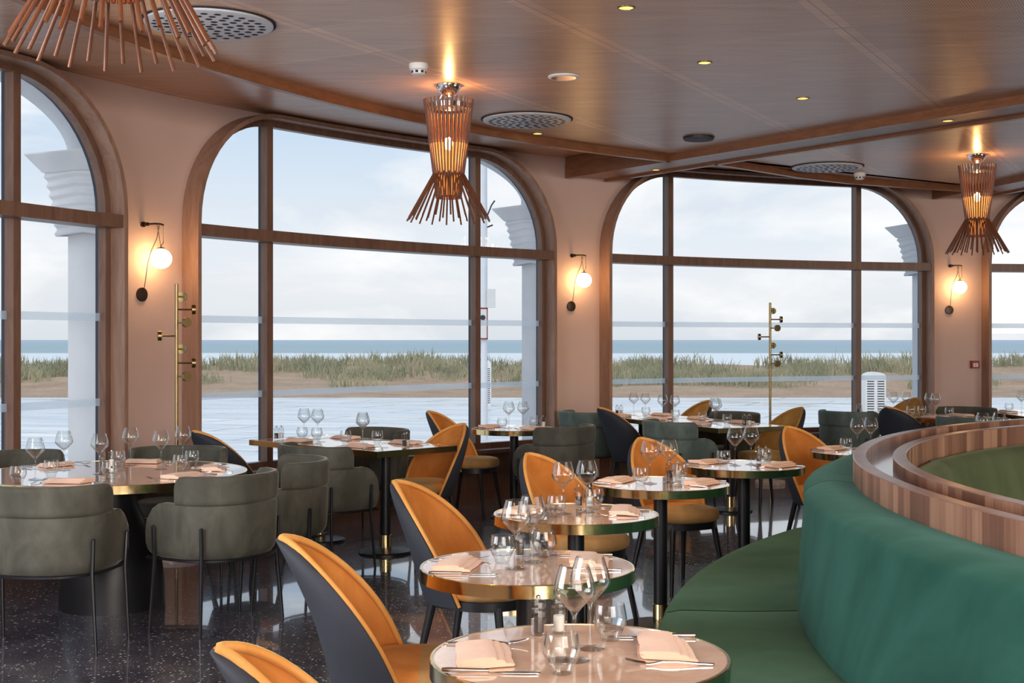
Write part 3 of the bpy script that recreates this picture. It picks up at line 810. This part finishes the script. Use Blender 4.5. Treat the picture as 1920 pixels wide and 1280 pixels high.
def flat_strip(mb, prof, thk=.002):
    """prof: (x, half width, z) along the length"""
    A = [[(x, -w, z+thk), (x, 0, z+thk*1.5), (x, w, z+thk)] for x, w, z in prof]; B = [[(x, -w, z), (x, 0, z), (x, w, z)] for x, w, z in prof]
    return mb.solid(A, B)
def knife():
    t = thing('table_knife', 'x', 'knife')
    mb = MB(); flat_strip(mb, [(-.118, .002, .001), (-.112, .006, .001), (-.09, .009, .001), (-.04, .0085, .001), (-.01, .007, .001), (0, .005, .001)], .0015); mb.build('blade', 'steel', t, smooth=40)
    mb = MB(); mb.tube([(-.002, 0, .0055), (.02, 0, .0055), (.09, 0, .006), (.104, 0, .006)], [.0042, .0045, .0055, .0045], 8); mb.build('handle', 'steel', t, smooth=50)
    return t
def fork():
    t = thing('table_fork', 'x', 'fork')
    mb = MB(); flat_strip(mb, [(-.055, .010, .003), (-.047, .011, .0015), (-.032, .007, .003), (-.015, .004, .0065)], .0022); mb.build('head', 'steel', t, smooth=40)
    for y in (-.009, -.003, .003, .009):
        mb = MB(); mb.tube([(-.053, y, .004), (-.075, y, .007), (-.1, y*.95, .013)], [.0018, .0016, .0009], 6); mb.build('tine', 'steel', t, smooth=60)
    mb = MB(); flat_strip(mb, [(-.016, .004, .0065), (.02, .0032, .006), (.07, .0048, .002), (.1, .0055, .001), (.104, .003, .001)], .0025); mb.build('handle', 'steel', t, smooth=40)
    return t
mk_wine, mk_tum = Maker(wine_glass()), Maker(tumbler())
mk_salt, mk_pep = Maker(mill('salt', 'salt_mill', 'salt mill')), Maker(mill('pepper', 'pepper_mill', 'pepper mill'))
mk_kn, mk_fo = Maker(knife()), Maker(fork())
NAPS = []
for i in range(4):
    o = napkin_mesh(i+1); tag(o, 'x', 'napkin'); NAPS.append(Maker(o))
nap_i = [0]
def put(mk, c, ang, q, p, rot, label, grp, z=TH+.0015):
    d = Vector((math.cos(ang), math.sin(ang))); n = Vector((-d.y, d.x)); w = Vector(c)+d*q+n*p
    return mk((w.x, w.y, z), ang+rot, label, grp)
def put_nap(c, ang, q, p, rot, label):
    nap_i[0] += 1; return put(NAPS[nap_i[0] % 4], c, ang, q, p, rot, label, 'folded blush napkins on the tables')
def setting(c, ang, side, q, p, tn, who, sp=.14):
    """napkin with fork and knife for one guest; the guest sits at side*q looking across the table"""
    s = side
    put_nap(c, ang, s*q, p, PI/2+random.uniform(-.18, .18), 'folded blush napkin %s on the %s' % (who, tn))
    back = 0 if s > 0 else PI
    # handles point to the guest
    put(mk_fo, c, ang, s*(q-.0), p-s*sp, back+random.uniform(-.05, .05), 'steel fork %s on the %s' % (who, tn), 'forks on the tables')
    put(mk_kn, c, ang, s*(q-.02), p+s*sp, back+random.uniform(-.05, .05), 'steel knife %s on the %s' % (who, tn), 'knives on the tables')
def wines(c, ang, pts, tn, names=('left', 'right')):
    for (q, p), nm in zip(pts, names): put(mk_wine, c, ang, q, p, 0, '%s wine glass on the %s' % (nm, tn), 'wine glasses on the tables')
def tumblers(c, ang, pts, tn, names):
    for (q, p), nm in zip(pts, names): put(mk_tum, c, ang, q, p, 0, '%s stemless tumbler on the %s' % (nm, tn), 'water tumblers on the tables')
def mills(c, ang, q, p, tn, dq=.055, dp=.012, nm=''):
    put(mk_pep, c, ang, q, p, 0, 'clear pepper mill %son the %s' % (nm, tn), 'pepper mills on the tables')
    put(mk_salt, c, ang, q+dq, p+dp, 0, 'clear salt mill %son the %s' % (nm, tn), 'salt mills on the tables')

for i, (c, a, tn) in enumerate(CHAIN):
    ang = rad(a)
    if i == 6:
        wines(c, ang, [(0, -.06), (.03, .07)], tn); continue
    setting(c, ang, -1, .225, -.035, tn, 'on the chair side')
    if i < 5: setting(c, ang, 1, .205, .06, tn, 'on the banquette side', .14)
    if i == 0:
        wines(c, ang, [(-.012, -.05), (.025, .07)], tn)
        tumblers(c, ang, [(-.04, -.17), (.075, .165)], tn, ('front', 'rear'))
        mills(c, ang, -.105, .215, tn, .052, .022)
    elif i == 1:
        wines(c, ang, [(-.035, -.055), (.015, .07)], tn)
        tumblers(c, ang, [(-.085, .06), (.055, .175)], tn, ('front', 'rear'))
        mills(c, ang, -.03, .185, tn, .05, .04)
    else:
        w0 = Vector((math.sin(ang), math.cos(ang)))      # across the view
        def loc(dx, dy):                                  # offsets given across and away from the camera
            return (dx*math.cos(ang)+dy*math.sin(ang), -dx*math.sin(ang)+dy*math.cos(ang))
        wines(c, ang, [loc(-.055, -.01), loc(.05, .05)], tn)
        tumblers(c, ang, [(-.06, -.13), (.05, .15)], tn, ('left', 'right'))
        mills(c, ang, -.03, .215, tn, .05, .0)

tn = 'small round table at the central window'
setting(TG, rad(-22), -1, .225, 0, tn, 'on the left'); setting(TG, rad(-40), 1, .22, 0, tn, 'on the right')
wines(TG, 0, [(-.045, .0), (.075, .04)], tn); tumblers(TG, 0, [(-.10, -.08), (.16, .06)], tn, ('left', 'right')); mills(TG, 0, .2, .13, tn, .05, -.01)

tn = 'large round table on the left'
whos = {84: 'before the lower left armchair', 148: 'before the second armchair', 192: 'at the right end', 268: 'on the window side', 322: 'at the far left'}
for d, who in whos.items():
    a = rad(d+180); setting(T1, a, 1, .56, 0, tn, who, .165)
def at1(px, py):
    x, y = ray_at(px, py, TH); return (x-T1[0], y-T1[1])
# glasses: (photo column, row of the foot)
for (px, py), nm in zip([(66, 899), (120, 881), (187, 888), (245, 872), (302, 879), (343, 868)], ['leftmost', 'second from left', 'third from left', 'fourth from left', 'fifth from left', 'rightmost']):
    wines(T1, 0, [at1(px, py)], tn, (nm,))
for (px, py), nm in zip([(34, 906), (96, 894), (205, 897), (222, 874), (338, 882), (360, 873)], ['leftmost', 'second from left', 'third from left', 'fourth from left', 'fifth from left', 'rightmost']):
    tumblers(T1, 0, [at1(px, py)], tn, (nm,))
mills(T1, 0, *at1(192, 876), tn, .05, .01)

def rect_sets(c, ang, tn, seats):
    # local frame: x along the table, y across; guests on the two long sides
    for L, s, who in seats:
        # reuse setting() with the frame turned a quarter turn
        a = ang+PI/2; setting(c, a, s, .215, -L, tn, who, .14)
tn = 'central rectangular table'
rect_sets(C2, A2, tn, [(-.38, 1, 'at the near left'), (-.36, -1, 'at the right corner'), (.33, 1, 'at the far left corner'), (.33, -1, 'on the window side')])
def loc2(c, ang, px, py):
    x, y = ray_at(px, py, TH); d = Vector((x-c[0], y-c[1])); return (d.x*math.cos(ang)+d.y*math.sin(ang), -d.x*math.sin(ang)+d.y*math.cos(ang))
wines(C2, A2, [(.60, -.03), (.47, -.06), (-.12, -.02), (-.22, .06)], tn, ('farthest', 'second farthest', 'third farthest', 'nearest'))
tumblers(C2, A2, [(.36, .03), (.50, .06), (-.05, .08), (-.2, -.09)], tn, ('farthest', 'second farthest', 'third farthest', 'nearest'))
mills(C2, A2, .63, .20, tn, .01, -.052, 'at the window end '); mills(C2, A2, -.58, -.02, tn, .03, -.05, 'at the near end ')
tn = 'long right table'
rect_sets(C5, A5, tn, [(.78, 1, 'at the left window end'), (.15, 1, 'at the left middle'), (-.6, 1, 'at the left near end'), (.75, -1, 'at the right window end'), (.1, -1, 'at the right middle'), (-.6, -1, 'at the right near end')])
wines(C5, A5, [(.74, -.03), (.86, .03), (.22, -.04), (.34, .02), (-.58, .03), (-.46, -.03)], tn, ('second farthest', 'farthest', 'fourth farthest', 'third farthest', 'nearest', 'second nearest'))
tumblers(C5, A5, [(.63, .03), (.1, .03), (-.7, .0), (-.34, .02)], tn, ('farthest', 'second farthest', 'nearest', 'second nearest'))
mills(C5, A5, .98, .15, tn, .01, -.052, 'at the window end '); mills(C5, A5, -.92, -.03, tn, .0, -.052, 'at the near end ')
tn = 'table by the right pier'
rect_sets(C6, A6, tn, [(.38, 1, 'at the left'), (-.35, 1, 'at the near side'), (.3, -1, 'at the window side'), (-.35, -1, 'at the right')])
wines(C6, A6, [(.23, .03), (.13, -.05), (-.13, -.04), (-.24, .03)], tn, ('leftmost', 'second from left', 'third from left', 'rightmost'))
tumblers(C6, A6, [(.4, -.02), (.02, .05), (-.35, -.03), (-.02, -.08)], tn, ('leftmost', 'second from left', 'rightmost', 'third from left'))
mills(C6, A6, .55, .16, tn, .01, -.052)
tn = 'farthest right table'
rect_sets(C7, A7, tn, [(.1, 1, 'at the left')])
wines(C7, A7, [(.1, .06), (.02, -.06)], tn, ('left', 'right')); tumblers(C7, A7, [(.22, .13), (-.12, .0)], tn, ('left', 'right'))

# ------------------------------------------------------------------ curved banquette with wooden ledge and inner booth
def arc(c, R, a0, a1, n, z): return [(c[0]+R*math.cos(rad(a0+(a1-a0)*i/n)), c[1]+R*math.sin(rad(a0+(a1-a0)*i/n)), z) for i in range(n+1)]
bq = thing('banquette', 'curved emerald velvet banquette wrapping the round tables', 'banquette', (6.2, 4.1, 0))
O_ = Vector((6.2, 4.1, 0))
SC_, SR = (6.36, 3.96), 5.9
BC, BR = (6.2, 4.1), 5.20
KC, KR = (6.08, 4.52), 4.76
def rel(rows): return [[tuple(Vector(p)-O_) for p in r] for r in rows]
seams = [92, 118, 143, 168.2, 194, 219, 240]
for a0, a1 in zip(seams[:-1], seams[1:]):
    n = 20; rows = []
    for c, R, z, g in ((BC, BR-.12, .30, 0), (SC_, SR-.02, .30, 0), (SC_, SR-.004, .33, 0), (SC_, SR, .38, 0), (SC_, SR-.004, .42, 0), (SC_, SR-.022, .443, 0), (SC_, SR-.07, .454, 0), (SC_, SR-.3, .458, 0), (BC, BR-.12, .455, 0)):
        r = []
        for i in range(n+1):
            a = a0+(a1-a0)*i/n; e = min(i, n-i); dz = -.010 if (e == 0 and z > .4) else 0
            aa = a+(.06 if i == 0 else -.06 if i == n else 0)
            r.append((c[0]+R*math.cos(rad(aa)), c[1]+R*math.sin(rad(aa)), z+dz))
        rows.append(r)
    mb = MB(); mb.grid(rel(rows)); mb.build('seat_cushion', 'banquette_seat', bq, smooth=60)
    rows = []
    def lerp(t): return (BC[0]+(KC[0]-BC[0])*t, BC[1]+(KC[1]-BC[1])*t)
    for t, R, z in ((0, BR-.03, .44), (0, BR, .47), (.08, BR-.02, .52), (.35, BR-.085, .66), (.6, BR-.15, .79), (.76, BR-.182, .862), (.79, BR-.190, .876), (.83, BR-.208, .887), (.92, BR-.27, .905), (1, KR+.10, .912), (1, KR-.01, .90)):
        r = []; c = lerp(t)
        for i in range(n+1):
            a = a0+(a1-a0)*i/n; e = min(i, n-i); dr = -.014 if e == 0 else (-.003 if e == 1 else 0)
            aa = a+(.05 if i == 0 else -.05 if i == n else 0)
            r.append((c[0]+(R+dr)*math.cos(rad(aa)), c[1]+(R+dr)*math.sin(rad(aa)), z))
        rows.append(r)
    mb = MB(); mb.grid(rel(rows)); mb.build('back_cushion', 'banquette', bq, smooth=60)
rows = [arc(SC_, SR-.10, 92, 240, 90, z) for z in (0, .30)]
mb = MB(); mb.grid(rel(rows)); mb.build('plinth', 'black', bq, smooth=40)

ld = thing('curved_ledge', 'curved walnut ledge with double rim and sunken trough behind banquette', 'ledge', (KC[0], KC[1], 0))
O2 = Vector((KC[0], KC[1], 0))
IC, IR = (5.42, 4.62), 3.93
LZ = 1.0
def rim(name, c, R, w, zb, a0, a1, m, n=110):
    rows = []
    for r_, z in ((R, zb), (R, LZ-.003), (R-.003, LZ), (R-w+.003, LZ), (R-w, LZ-.003), (R-w, zb), (R, zb)):
        rows.append([tuple(Vector(p)-O2) for p in arc(c, r_, a0, a1, n, z)])
    mb = MB()
    for i in range(6): mb.grid(rows[i:i+2], 1 if i in (1, 2, 3) else 0)
    return mb.build(name, m, ld, smooth=30)
rim('outer_rim', KC, KR, .055, .80, 88, 244, ['planks', 'ledge'])
rim('inner_rim', IC, IR, .055, .80, 86, 246, ['planks', 'ledge'])
n = 80; A = []; B = []
for i in range(n+1):
    a = 90+152*i/n; A.append(tuple(Vector(arc(KC, KR-.05, a, a, 1, .945)[0])-O2)); B.append(tuple(Vector(arc(IC, IR-.01, a, a, 1, .945)[0])-O2))
mb = MB(); mb.grid([A, B]); mb.build('trough', 'trough', ld, smooth=0)
bo = thing('booth_seating', 'olive green booth back cushions inside the curved wooden ledge', 'booth', (IC[0], IC[1], 0)); O3 = Vector((IC[0], IC[1], 0))
seams = [86, 107, 128, 150, 172, 194, 216, 240]
for a0, a1 in zip(seams[:-1], seams[1:]):
    n = 16; rows = []
    for R, z in ((IR-.057, .80), (IR-.057, .885), (IR-.09, .90), (IR-.15, .89), (IR-.18, .86), (IR-.21, .76), (IR-.27, .5), (IR-.3, .42)):
        r = []
        for i in range(n+1):
            a = a0+(a1-a0)*i/n; e = min(i, n-i); dr = .02 if e == 0 else (.004 if e == 1 else 0)
            r.append(tuple(Vector((IC[0]+(R+(dr if R < IR-.08 else 0))*math.cos(rad(a)), IC[1]+(R+(dr if R < IR-.08 else 0))*math.sin(rad(a)), z))-O3))
        rows.append(r)
    mb = MB(); mb.grid(rows); mb.build('back_cushion', 'booth', bo, smooth=60)
    rows = [[tuple(Vector(p)-O3) for p in arc(IC, R, a0, a1, n, z)] for R, z in ((IR-.25, .44), (IR-.78, .46), (IR-.82, .43), (IR-.82, .3), (IR-.75, .3), (IR-.75, 0))]
    mb = MB(); mb.grid(rows); mb.build('seat_cushion', 'booth', bo, smooth=50)

# ------------------------------------------------------------------ lamps
def point(name, loc, c, e, r=.04, parent=None):
    l = bpy.data.lights.new(name, 'POINT'); l.color = c; l.energy = e; l.shadow_soft_size = r
    o = bpy.data.objects.new(name, l); COL.objects.link(o); o.location = loc
    if parent: o.parent = parent
    return o
def rod(mb_name, a, b, r, parent, me=None):
    pass
def pendant():
    t = thing('pendant_lamp', 'x', 'lamp')
    H = ZM                                               # parts hang from z = 0 at the ceiling
    def Z(z): return z-H
    mb = MB(); mb.lathe([(.085, 0), (.083, -.012), (.06, -.05), (.03, -.075), (0, -.078)], 32); mb.build('ceiling_rose', 'chrome', t, smooth=50)
    for k, a in enumerate((.4, 2.5, 4.6)):
        c, s = math.cos(a), math.sin(a)
        mb = MB(); mb.tube([(.05*c, .05*s, -.055), (.075*c, .075*s, -.09), (.055*c+.02*s, .055*s, -.1), (.09*c, .09*s, Z(3.06))], .0025, 6); mb.build('suspension_wire', 'chrome', t)
    mb = MB(); mb.lathe([(.120, Z(3.02)), (.125, Z(3.05)), (.118, Z(3.05)), (.113, Z(3.02))], 36, close=True); mb.build('top_ring', 'chrome', t)
    mb = MB(); mb.lathe([(.128, Z(2.78)), (.10, Z(2.6)), (.082, Z(2.44))], 28)
    mb.f = [f for f in mb.f if len(f) == 4]; mb.mi = mb.mi[:len(mb.f)]
    mb.build('amber_diffuser', 'amber', t, smooth=60)
    mb = MB(); mb.lathe([(0, Z(2.83)), (.02, Z(2.82)), (.028, Z(2.79)), (.02, Z(2.75)), (0, Z(2.74))], 16); mb.build('bulb', 'bulb', t)
    def pm(nm, a, b, r):
        mb = MB(); mb.tube([a, b], r, 7); me = mb.build(nm, 'rod', t, smooth=60); return me
    n = 34
    for k in range(n):
        q = 2*PI*k/n; c, s = math.cos(q), math.sin(q)
        if k == 0: first = pm('upper_rod', (.162, 0, Z(3.075)), (.080, 0, Z(2.425)), .0062); o = first
        else: o = first.copy(); COL.objects.link(o); o.rotation_euler = (0, 0, q)
    for k in range(n):
        q = 2*PI*(k+.5)/n; drop = .022*(k % 2)
        if k == 0: fr = pm('flared_rod', (.100, 0, Z(2.585)), (.275, 0, Z(2.275)), .0058); fr.rotation_euler = (0, 0, q)
        else: o = fr.copy(); COL.objects.link(o); o.rotation_euler = (0, 0, q); o.location = (-.012*math.cos(q)*(k % 2), -.012*math.sin(q)*(k % 2), drop)
    return t
mk_pend = Maker(pendant())
PP = [((-1.077, 3.57), 'wooden rod pendant lamp cut off at the top left corner'), ((-.418, 8.72), 'flared wooden rod pendant lamp before the central window'), ((4.22, 12.0), 'flared wooden rod pendant lamp at the right edge')]
for i, ((x, y), l) in enumerate(PP):
    mk_pend((x, y, ZM), .1*i, l, 'flared wooden rod pendant lamps')
    point('pendant_light', (x, y, 2.70), (1, .42, .14), 7, .05); point('pendant_glow', (x, y, 3.06), (1, .55, .2), 4.8, .014)

def sconce():
    t = thing('wall_lamp', 'x', 'wall lamp')       # local: x along the wall to the right, -y into the room, z = 0 at the globe
    mb = MB(); mb.lathe([(0, 0), (.05, 0), (.052, .006), (.05, .016), (.02, .02), (0, .02)], 32)
    mb.v = [(v[0], -v[2], v[1]-.255) for v in mb.v]; mb.build('wall_plate', 'bronze', t, smooth=30)
    mb = MB(); mb.tube([(.01, 0, .255), (.01, -.02, .255)], .02, 12); mb.tube([(.01, -.02, .255), (.01, -.13, .255)], .007, 8); mb.tube([(.01, -.035, .255), (.01, -.06, .255)], .014, 10); mb.tube([(.01, -.125, .255), (.06, -.135, .255), (.085, -.135, .25)], .007, 8)
    mb.build('bracket_arm', 'bronze', t, smooth=50)
    mb = MB(); mb.tube([(.085, -.135, .252), (.085, -.135, .15), (.085, -.135, .125), (.078, -.135, .112), (.066, -.135, .105), (.054, -.135, .112), (.052, -.135, .13), (.03, -.13, .25)], .0035, 6); mb.build('hook', 'old_brass', t, smooth=60)
    mb = MB(); mb.lathe([(0, .105), (.006, .104), (.007, .088), (.026, .084), (.03, .076), (0, .074)], 20, (.062, -.135, 0)); mb.build('cap', 'old_brass', t, smooth=40)
    mb = MB(); mb.lathe([(.077*math.cos(PI*(-.5+i/16)), .072*math.sin(PI*(-.5+i/16))+.004) for i in range(17)], 32, (.062, -.135, 0)); mb.build('globe', 'globe', t, smooth=80)
    mb = MB(); mb.tube([(.05, -.13, .245), (.035, -.12, .15), (.0, -.10, .06), (-.015, -.08, -.03), (-.005, -.05, -.14), (.0, -.025, -.235)], .003, 6); mb.build('cord', 'cord', t, smooth=60)
    return t
mk_sc = Maker(sconce())
for (px, py), l in zip([(302, 486), (1095, 526), (1800, 539)], ['glowing globe wall lamp on the left pier', 'glowing globe wall lamp on the middle pier', 'glowing globe wall lamp on the right pier']):
    k_ = (px-PCX)/F
    R = RW-.135; a_ = k_*k_+1; b_ = -2*(k_*CX+CY); c_ = CX*CX+CY*CY-R*R; y = (-b_+math.sqrt(b_*b_-4*a_*c_))/(2*a_); x = k_*y
    z = CAMH+(PCY-py)*y/F
    ang = math.atan2(y-CY, x-CX); rot = ang-PI/2
    d = Vector((math.cos(rot), math.sin(rot), 0)); o = Vector((CX+RW*math.cos(ang), CY+RW*math.sin(ang), z))-d*.062
    mk_sc((o.x, o.y, z), rot, l, 'globe wall lamps on the piers')

# ceiling fittings
def vent():
    t = thing('ceiling_vent', 'x', 'vent')
    mb = MB(); mb.lathe([(.335, -.004), (.335, -.016), (.318, -.022), (0, -.022)], 64); mb.build('grille_plate', 'grille', t, smooth=30)
    first = None
    for R, n in ((.278, 26), (.222, 20), (.166, 15), (.11, 10), (.055, 5), (0, 1)):
        for k in range(n):
            a = 2*PI*k/n+R*7
            if first is None:
                mb = MB(); mb.add([(.019*math.cos(2*PI*j/12), .019*math.sin(2*PI*j/12), -.0228) for j in range(12)], [tuple(range(11, -1, -1))]); first = o = mb.build('outlet_hole', 'dark_hole', t, smooth=0)
            else: o = first.copy(); COL.objects.link(o)
            o.location = (R*math.cos(a), R*math.sin(a), 0)
    mb = MB(); mb.lathe([(.35, 0), (.35, -.006), (.33, -.006)], 64); mb.build('shadow_gap', 'dark_hole', t); return t
mk_vent = Maker(vent())
for (px, py), l in zip([(392, 42), (988, 223), (1551, 312)], ['round perforated ceiling vent behind the top left pendant', 'round perforated ceiling vent right of the central pendant', 'round perforated ceiling vent over the right window']):
    x, y = ray_at(px, py, ZM); mk_vent((x, y, ZM), 0, l, 'round perforated ceiling vents')
def detector():
    t = thing('smoke_detector', 'x', 'smoke detector')
    mb = MB(); mb.lathe([(.058, 0), (.06, -.012), (.055, -.035), (.045, -.04), (.042, -.062), (.03, -.068), (0, -.068)], 32); mb.build('body', 'white_plastic', t, smooth=40)
    mb = MB(); mb.lathe([(.0455, -.042), (.0435, -.058)], 16); mb.f = [f for i, f in enumerate(mb.f) if len(f) == 4 and i % 2]; mb.mi = [0]*len(mb.f); mb.build('sensor_slots', 'dark_hole', t, smooth=0)
    return t
mk_det = Maker(detector())
for (px, py), l in zip([(785, 120), (1612, 324)], ['white smoke detector above and left of the central pendant', 'white smoke detector over the right window']):
    x, y = ray_at(px, py, ZM); mk_det((x, y, ZM), 0, l)
x, y = ray_at(1057, 143, ZM)
t = thing('recessed_spotlight', 'white round recessed fitting right of the central pendant', 'ceiling light', (x, y, ZM))
mb = MB(); mb.lathe([(.1, 0), (.1, -.008), (.085, -.014), (.08, -.012)], 40); mb.build('trim_ring', 'white_plastic', t, smooth=30)
mb = MB(); mb.lathe([(.08, -.0125), (.04, -.011), (0, -.011)], 40); mb.build('reflector', 'chrome', t)
x, y = ray_at(1310, 257, ZM)
t = thing('ceiling_speaker', 'flat dark grey round ceiling speaker near the beam', 'speaker', (x, y, ZM))
mb = MB(); mb.lathe([(.126, 0), (.126, -.018), (.118, -.026), (0, -.028)], 40); mb.build('grille', 'grey_cover', t, smooth=30)
mb = MB(); mb.lathe([(.13, 0), (.13, -.012), (.1265, -.012)], 40); mb.build('frame', 'black', t)
def down():
    t = thing('downlight', 'x', 'downlight')
    mb = MB(); mb.lathe([(.046, 0), (.046, -.004), (.037, -.005), (.036, -.001)], 28); mb.build('trim_ring', 'old_brass', t, smooth=30)
    mb = MB(); mb.lathe([(.0365, -.002), (0, -.0025)], 28); mb.build('lens', 'led', t); return t
mk_dn = Maker(down())
for (px, py, z), l in zip([(1174, 14, ZM), (1321, 117, ZM), (1505, 184, ZM), (1008, 250, ZM), (1777, 226, ZB+.025), (1230, 318, ZB+.025)],
        ['amber downlight nearest the top edge of the picture', 'amber downlight second from the top', 'amber downlight in the main ceiling nearest the long beam', 'amber downlight below the central ceiling vent', 'amber downlight in the long beam at upper right', 'amber downlight in the beam end at the middle pier']):
    x, y = ray_at(px, py, z); mk_dn((x, y, z), 0, l, 'amber downlights in the ceiling')
    sp = bpy.data.lights.new('downlight_beam', 'SPOT'); sp.energy = 55; sp.spot_size = rad(75); sp.spot_blend = .8; sp.color = (1, .72, .42); sp.shadow_soft_size = .04
    o = bpy.data.objects.new('downlight_beam', sp); COL.objects.link(o); o.location = (x, y, z-.02)

# coat stands
def coat_stand():
    t = thing('coat_stand', 'x', 'coat stand')
    mb = MB(); mb.lathe([(.155, 0), (.155, .03), (.15, .036), (0, .036)], 40); mb.build('base', 'marble_base', t, smooth=40)
    mb = MB(); mb.tube([(0, 0, .03), (0, 0, 1.875)], .0125, 12); mb.build('pole', 'old_brass', t)
    for k, (z, a) in enumerate(((1.79, 65), (1.70, 0), (1.61, 300), (1.52, 180), (1.43, 65), (1.335, 0), (1.245, 300))):
        a = rad(a); c, s = math.cos(a), math.sin(a)
        mb = MB(); mb.tube([(.01*c, .01*s, z), (.1*c, .1*s, z)], .006, 8); p = mb.build('peg', 'old_brass', t)
        mb = MB(); mb.tube([(.1*c, .1*s, z), (.125*c, .125*s, z)], .033, 20); mb.build('knob', 'old_brass', p, smooth=40)
    return t
mk_cs = Maker(coat_stand())
mk_cs((2.67, 13.68, 0), 0, 'tall brass coat stand on marble base before the right window', 'brass coat stands'); mk_cs((-2.29, 9.03, 0), rad(20), 'tall brass coat stand beside the left wall lamp', 'brass coat stands')

# fire alarm sounder on the right pier
k_ = (1826-PCX)/F; R = RW-.01; a_ = k_*k_+1; b_ = -2*(k_*CX+CY); c_ = CX*CX+CY*CY-R*R; y = (-b_+math.sqrt(b_*b_-4*a_*c_))/(2*a_); x = k_*y
ang = math.atan2(y-CY, x-CX)
t = thing('fire_alarm_button', 'small red fire alarm call point on the right pier', 'alarm', (CX+RW*math.cos(ang), CY+RW*math.sin(ang), CAMH+(PCY-683)*y/F), ang-PI/2)
MB().box((-.045, -.05, -.045), (.045, -.004, .045)).build('housing', 'red', t, smooth=0)
g = MB().box((-.028, -.053, -.026), (.028, -.05, .014)).build('press_panel', 'white_plastic', t, smooth=0)
mb = MB(); mb.tube([(0, -.054, -.006), (0, -.0535, -.006)], .008, 12); mb.box((-.02, -.0545, -.007), (-.01, -.053, -.004)); mb.box((.01, -.0545, -.007), (.02, -.053, -.004)); mb.build('symbol', 'black', g)

# ------------------------------------------------------------------ light
w = bpy.data.worlds.new('sky'); SC.world = w; w.use_nodes = True; nt = w.node_tree; nt.nodes.clear()
class WN(N):
    def __init__(s): s.t = nt; s.out = s.n('ShaderNodeOutputWorld')
k = WN(); d = k.n('ShaderNodeTexCoord').outputs['Generated']; s = k.n('ShaderNodeSeparateXYZ'); k.l(d, s.inputs[0])
z = k.math('MULTIPLY', k.math('MAXIMUM', s.outputs[2], 0), 2.5)
base = k.ramp(z, [(0, lin(206, 212, 218)), (.09, lin(222, 225, 229)), (.22, lin(214, 222, 231)), (.42, lin(186, 207, 228)), (1, lin(150, 182, 214))])
cl = k.noise(scaled(k, d, (3.0, 3.0, 9)), 1.4, 6, .55, .4)
cm = k.ramp(cl, [(.47, (0, 0, 0, 1)), (.62, (1, 1, 1, 1))])
c = k.mix(k.math('MULTIPLY', cm, .8), base, lin(244, 243, 243))
gr = k.noise(scaled(k, d, (2.2, 2.2, 16)), 1.1, 4, .5)
c = k.mix(k.math('MULTIPLY', k.ramp(gr, [(.5, (0, 0, 0, 1)), (.7, (1, 1, 1, 1))]), .35), c, lin(200, 205, 214))
bg = k.n('ShaderNodeBackground', i_Strength=1.22); k.l(c, bg.inputs[0]); k.l(bg.outputs[0], k.out.inputs[0])

def area(name, loc, target, sx, sy, e, c):
    l = bpy.data.lights.new(name, 'AREA'); l.shape = 'RECTANGLE'; l.size = sx; l.size_y = sy; l.energy = e; l.color = c
    o = bpy.data.objects.new(name, l); COL.objects.link(o); o.location = loc
    o.rotation_euler = (Vector(target)-Vector(loc)).to_track_quat('-Z', 'Y').to_euler(); return o
area('rear_fill', (3.0, -5.2, 2.3), (1.5, 8, 1.4), 7, 2.4, 700, (1, .93, .86))  # added fill behind the camera; the wall there has no window
area('right_fill', (12.5, 3.5, 2.6), (3, 9, 1.2), 5, 2, 340, (1, .9, .8))  # unseen fill added at the right to brighten the interior
area('left_fill', (-3.4, 3.2, 2.0), (2, 7, 1), 3, 2, 190, (.92, .95, 1))  # cool fill added out of view at the left, no window there

area('overhead_fill', (1.5, -1.5, 3.05), (2.5, 6, 0), 5, 3, 280, (1, .9, .8))  # added overhead fill out of view, not a fitting of the room
area('banquette_fill', (3.6, 2.6, 3.09), (3.6, 3.0, 0), 4, 3.2, 170, (1, .92, .84))  # unseen fill added above the banquette to lift its dark seat
sun = bpy.data.lights.new('hazy_sun', 'SUN'); sun.energy = 1.5; sun.angle = rad(40); sun.color = (1, .97, .93)
so = bpy.data.objects.new('hazy_sun', sun); COL.objects.link(so); so.rotation_euler = (rad(42), 0, rad(-20))

# ------------------------------------------------------------------ camera
cam = bpy.data.cameras.new('camera'); co = bpy.data.objects.new('camera', cam); COL.objects.link(co)
co.location = (0, 0, CAMH); co.rotation_euler = (PI/2, 0, 0)
cam.sensor_width = 36; cam.sensor_fit = 'HORIZONTAL'; cam.lens = 36*F/1920; cam.shift_y = -(640-PCY)/1920; cam.clip_start = .05; cam.clip_end = 9000
SC.camera = co
SC.view_settings.view_transform = 'Standard'; SC.view_settings.look = 'None'; SC.view_settings.exposure = 0
cy = SC.cycles
cy.max_bounces = 6; cy.diffuse_bounces = 3; cy.glossy_bounces = 3; cy.transmission_bounces = 4; cy.transparent_max_bounces = 20
cy.sample_clamp_indirect = 4; cy.sample_clamp_direct = 0; cy.caustics_reflective = False; cy.caustics_refractive = False; cy.blur_glossy = .6
cy.use_denoising = True
